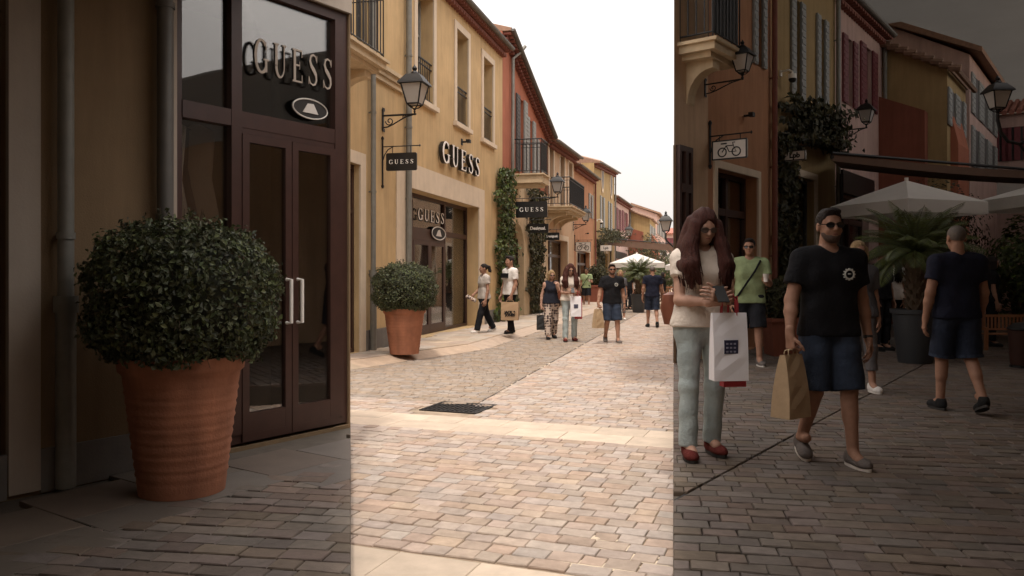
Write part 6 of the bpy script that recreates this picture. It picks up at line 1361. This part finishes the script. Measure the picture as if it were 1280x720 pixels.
st = thing('shoulder_strap', 'black crossbody bag of the man in sage green, bright street', 'bag', wpt(p, np.array([0, 0, i['P']])), R(-8)); mb = MB(); mb.tube([(.13, -.10, .52), (.05, -.165, .38), (-.06, -.175, .22), (-.17, -.11, .04), (-.20, .0, .0), (-.10, .14, .12), (.05, .155, .35), (.13, .05, .535), (.13, -.10, .52)], .014, 6); mb.build('strap', BLACK, st); mb = MB(); mb.bb(-.25, -.19, -.10, .10, -.16, .02); mb.build('pouch', BLACK, st)
objs = [p, cu, st]; dup_set(objs, p, at(937, 11.3, .222), R(-8), [l['label'].replace('bright street', 'dim gallery') for l in objs])
# --- man in black
p, i = person('bearded man in a black t-shirt and denim shorts walking forward, bright street', at(765, 17.5, 0), R(3), 1.74, False, 'tan', legs={1: (10, 4, 2.5), -1: (4, 34, 3)}, arms={1: (-6, 13, 16, 0, 'hang'), -1: (6, 17, 20, -6, 'grip')}, top=dict(mat=BLACK, hem=-.05, sleeve=.62, ease=.016), bottom=dict(mat=DEN, ease=.018, len=.98, name='shorts'), shoes=dict(mat=SHG, sole=SOLEW), hair=('short', 'dark'), head=(0, 0), glasses='sun', beard=True, res=FINE)
c = i['tor'](.065, 0, .37); mb = MB(); mb.tube([(c[0]+.030*math.cos(q), -.165, c[2]+.030*math.sin(q)) for q in [2*math.pi*k/24 for k in range(25)]], .006, 6)
for k in range(12): q = k*math.pi/6; mb.bb(c[0]+.037*math.cos(q)-.004, c[0]+.037*math.cos(q)+.004, -.168, -.155, c[2]+.037*math.sin(q)-.004, c[2]+.037*math.sin(q)+.004)
mb.lathe([(.012, 0), (.010, .006)], (c[0], -.165, c[2]), 8); em = mb.build('chest_emblem', mat('emblem_print', (.5, .5, .46), .8), p)
mb = MB(); wq = i['A'][1][2]; mb.lathe([(.031, -.012), (.035, 0), (.031, .012)], tuple(wq), 14); mb.build('watch', BLKBAG, p)
tb = flatbag('paper_bag', 'tan crumpled paper bag carried by the man in black, bright street', hw(p, i, -1, -.05)+Vector((.0, -.02, 0)), R(35), .23, .41, .14, TAN, True, .04, None, taper=.22)
objs = [p, tb]; dup_set(objs, p, at(1036, 5.45, .222), R(3), [l['label'].replace('bright street', 'dim gallery') for l in objs])
# --- man in navy walking away
p, i = person('man in a navy t-shirt and cuffed denim shorts walking away, bright street', at(815.5, 22.7, 0), R(176), 1.75, False, 'tan', legs={1: (8, 6, 3), -1: (-6, 26, 2)}, arms={1: (-3, 13, 14, 0, 'hang'), -1: (5, 13, 18, 0, 'hang')}, top=dict(mat=NAVY, hem=-.05, sleeve=.6, ease=.018), bottom=dict(mat=DEN2, ease=.02, len=.98, name='shorts', cuff=DEN), shoes=dict(mat=SHB, sole=SOLED), hair=('shaved', 'grey'), head=(0, 4), res=FINE)
dup_set([p], p, at(1196, 7.5, .222), R(176), [p['label'].replace('bright street', 'dim gallery')])
# --- people half hidden farther back
p, i = person('walker in grey half hidden behind the man in black, bright street', at(775.5, 26.5, 0), R(-4), 1.66, True, 'tan', legs={1: (10, 5, 3), -1: (-8, 14, 3)}, top=dict(mat=cloth('slate', (.10, .10, .11)), hem=-.06, sleeve=.7), bottom=dict(mat=cloth('slate_trouser', (.12, .11, .11)), len=1.6), shoes=dict(mat=SHW, sole=SOLEW), hair=('bob', 'blonde'), res=.011)
dup_set([p], p, at(1073, 8.8, .222), R(-4), [p['label'].replace('bright street', 'dim gallery')])
p, i = person('visitor in black standing under the parasol left of the palm, bright street', at(785, 34, 0), R(30), 1.72, False, 'tan', top=dict(mat=BLACK, hem=-.05, sleeve=.8), bottom=dict(mat=DSHORT, len=1.9), shoes=dict(mat=SHB, sole=SOLED), hair=('short', 'dark'), res=.012)
dup_set([p], p, at(1102, 13.4, .222), R(30), [p['label'].replace('bright street', 'dim gallery')])
p, i = person('visitor in a white top standing under the parasol behind the palm, bright street', at(790.5, 35.5, 0), R(-40), 1.68, True, 'tan', top=dict(mat=WHITE, hem=-.05, sleeve=.6), bottom=dict(mat=BLACK, len=1.9), shoes=dict(mat=SHB, sole=SOLED), hair=('long', 'dark'), res=.012)
dup_set([p], p, at(1116, 14.0, .222), R(-40), [p['label'].replace('bright street', 'dim gallery')])
p, i = person('seated-height visitor in dark clothes beside the bench, bright street', at(829, 35, 0), R(70), 1.6, True, 'tan', top=dict(mat=BLACK, hem=-.05, sleeve=.6), bottom=dict(mat=BLACK, len=1.9), shoes=dict(mat=SHB, sole=SOLED), hair=('bob', 'dark'), res=.012)
p['label'] = 'visitor in dark clothes standing beside the wooden bench, bright street'
dup_set([p], p, at(1240, 14.2, .222), R(70), [p['label'].replace('bright street', 'dim gallery')])
GROUPS = {'person': 'people strolling between the shops', 'townhouse': 'townhouses lining the street', 'paper_bag': 'shopping bags carried by the visitors', 'parasol': 'white parasols', 'shade_awning': 'brown awnings'}
for o in bpy.data.objects:
    if o.parent is None and 'category' in o:
        k = o.name.split('.')[0]
        if k in GROUPS: o['group'] = GROUPS[k]
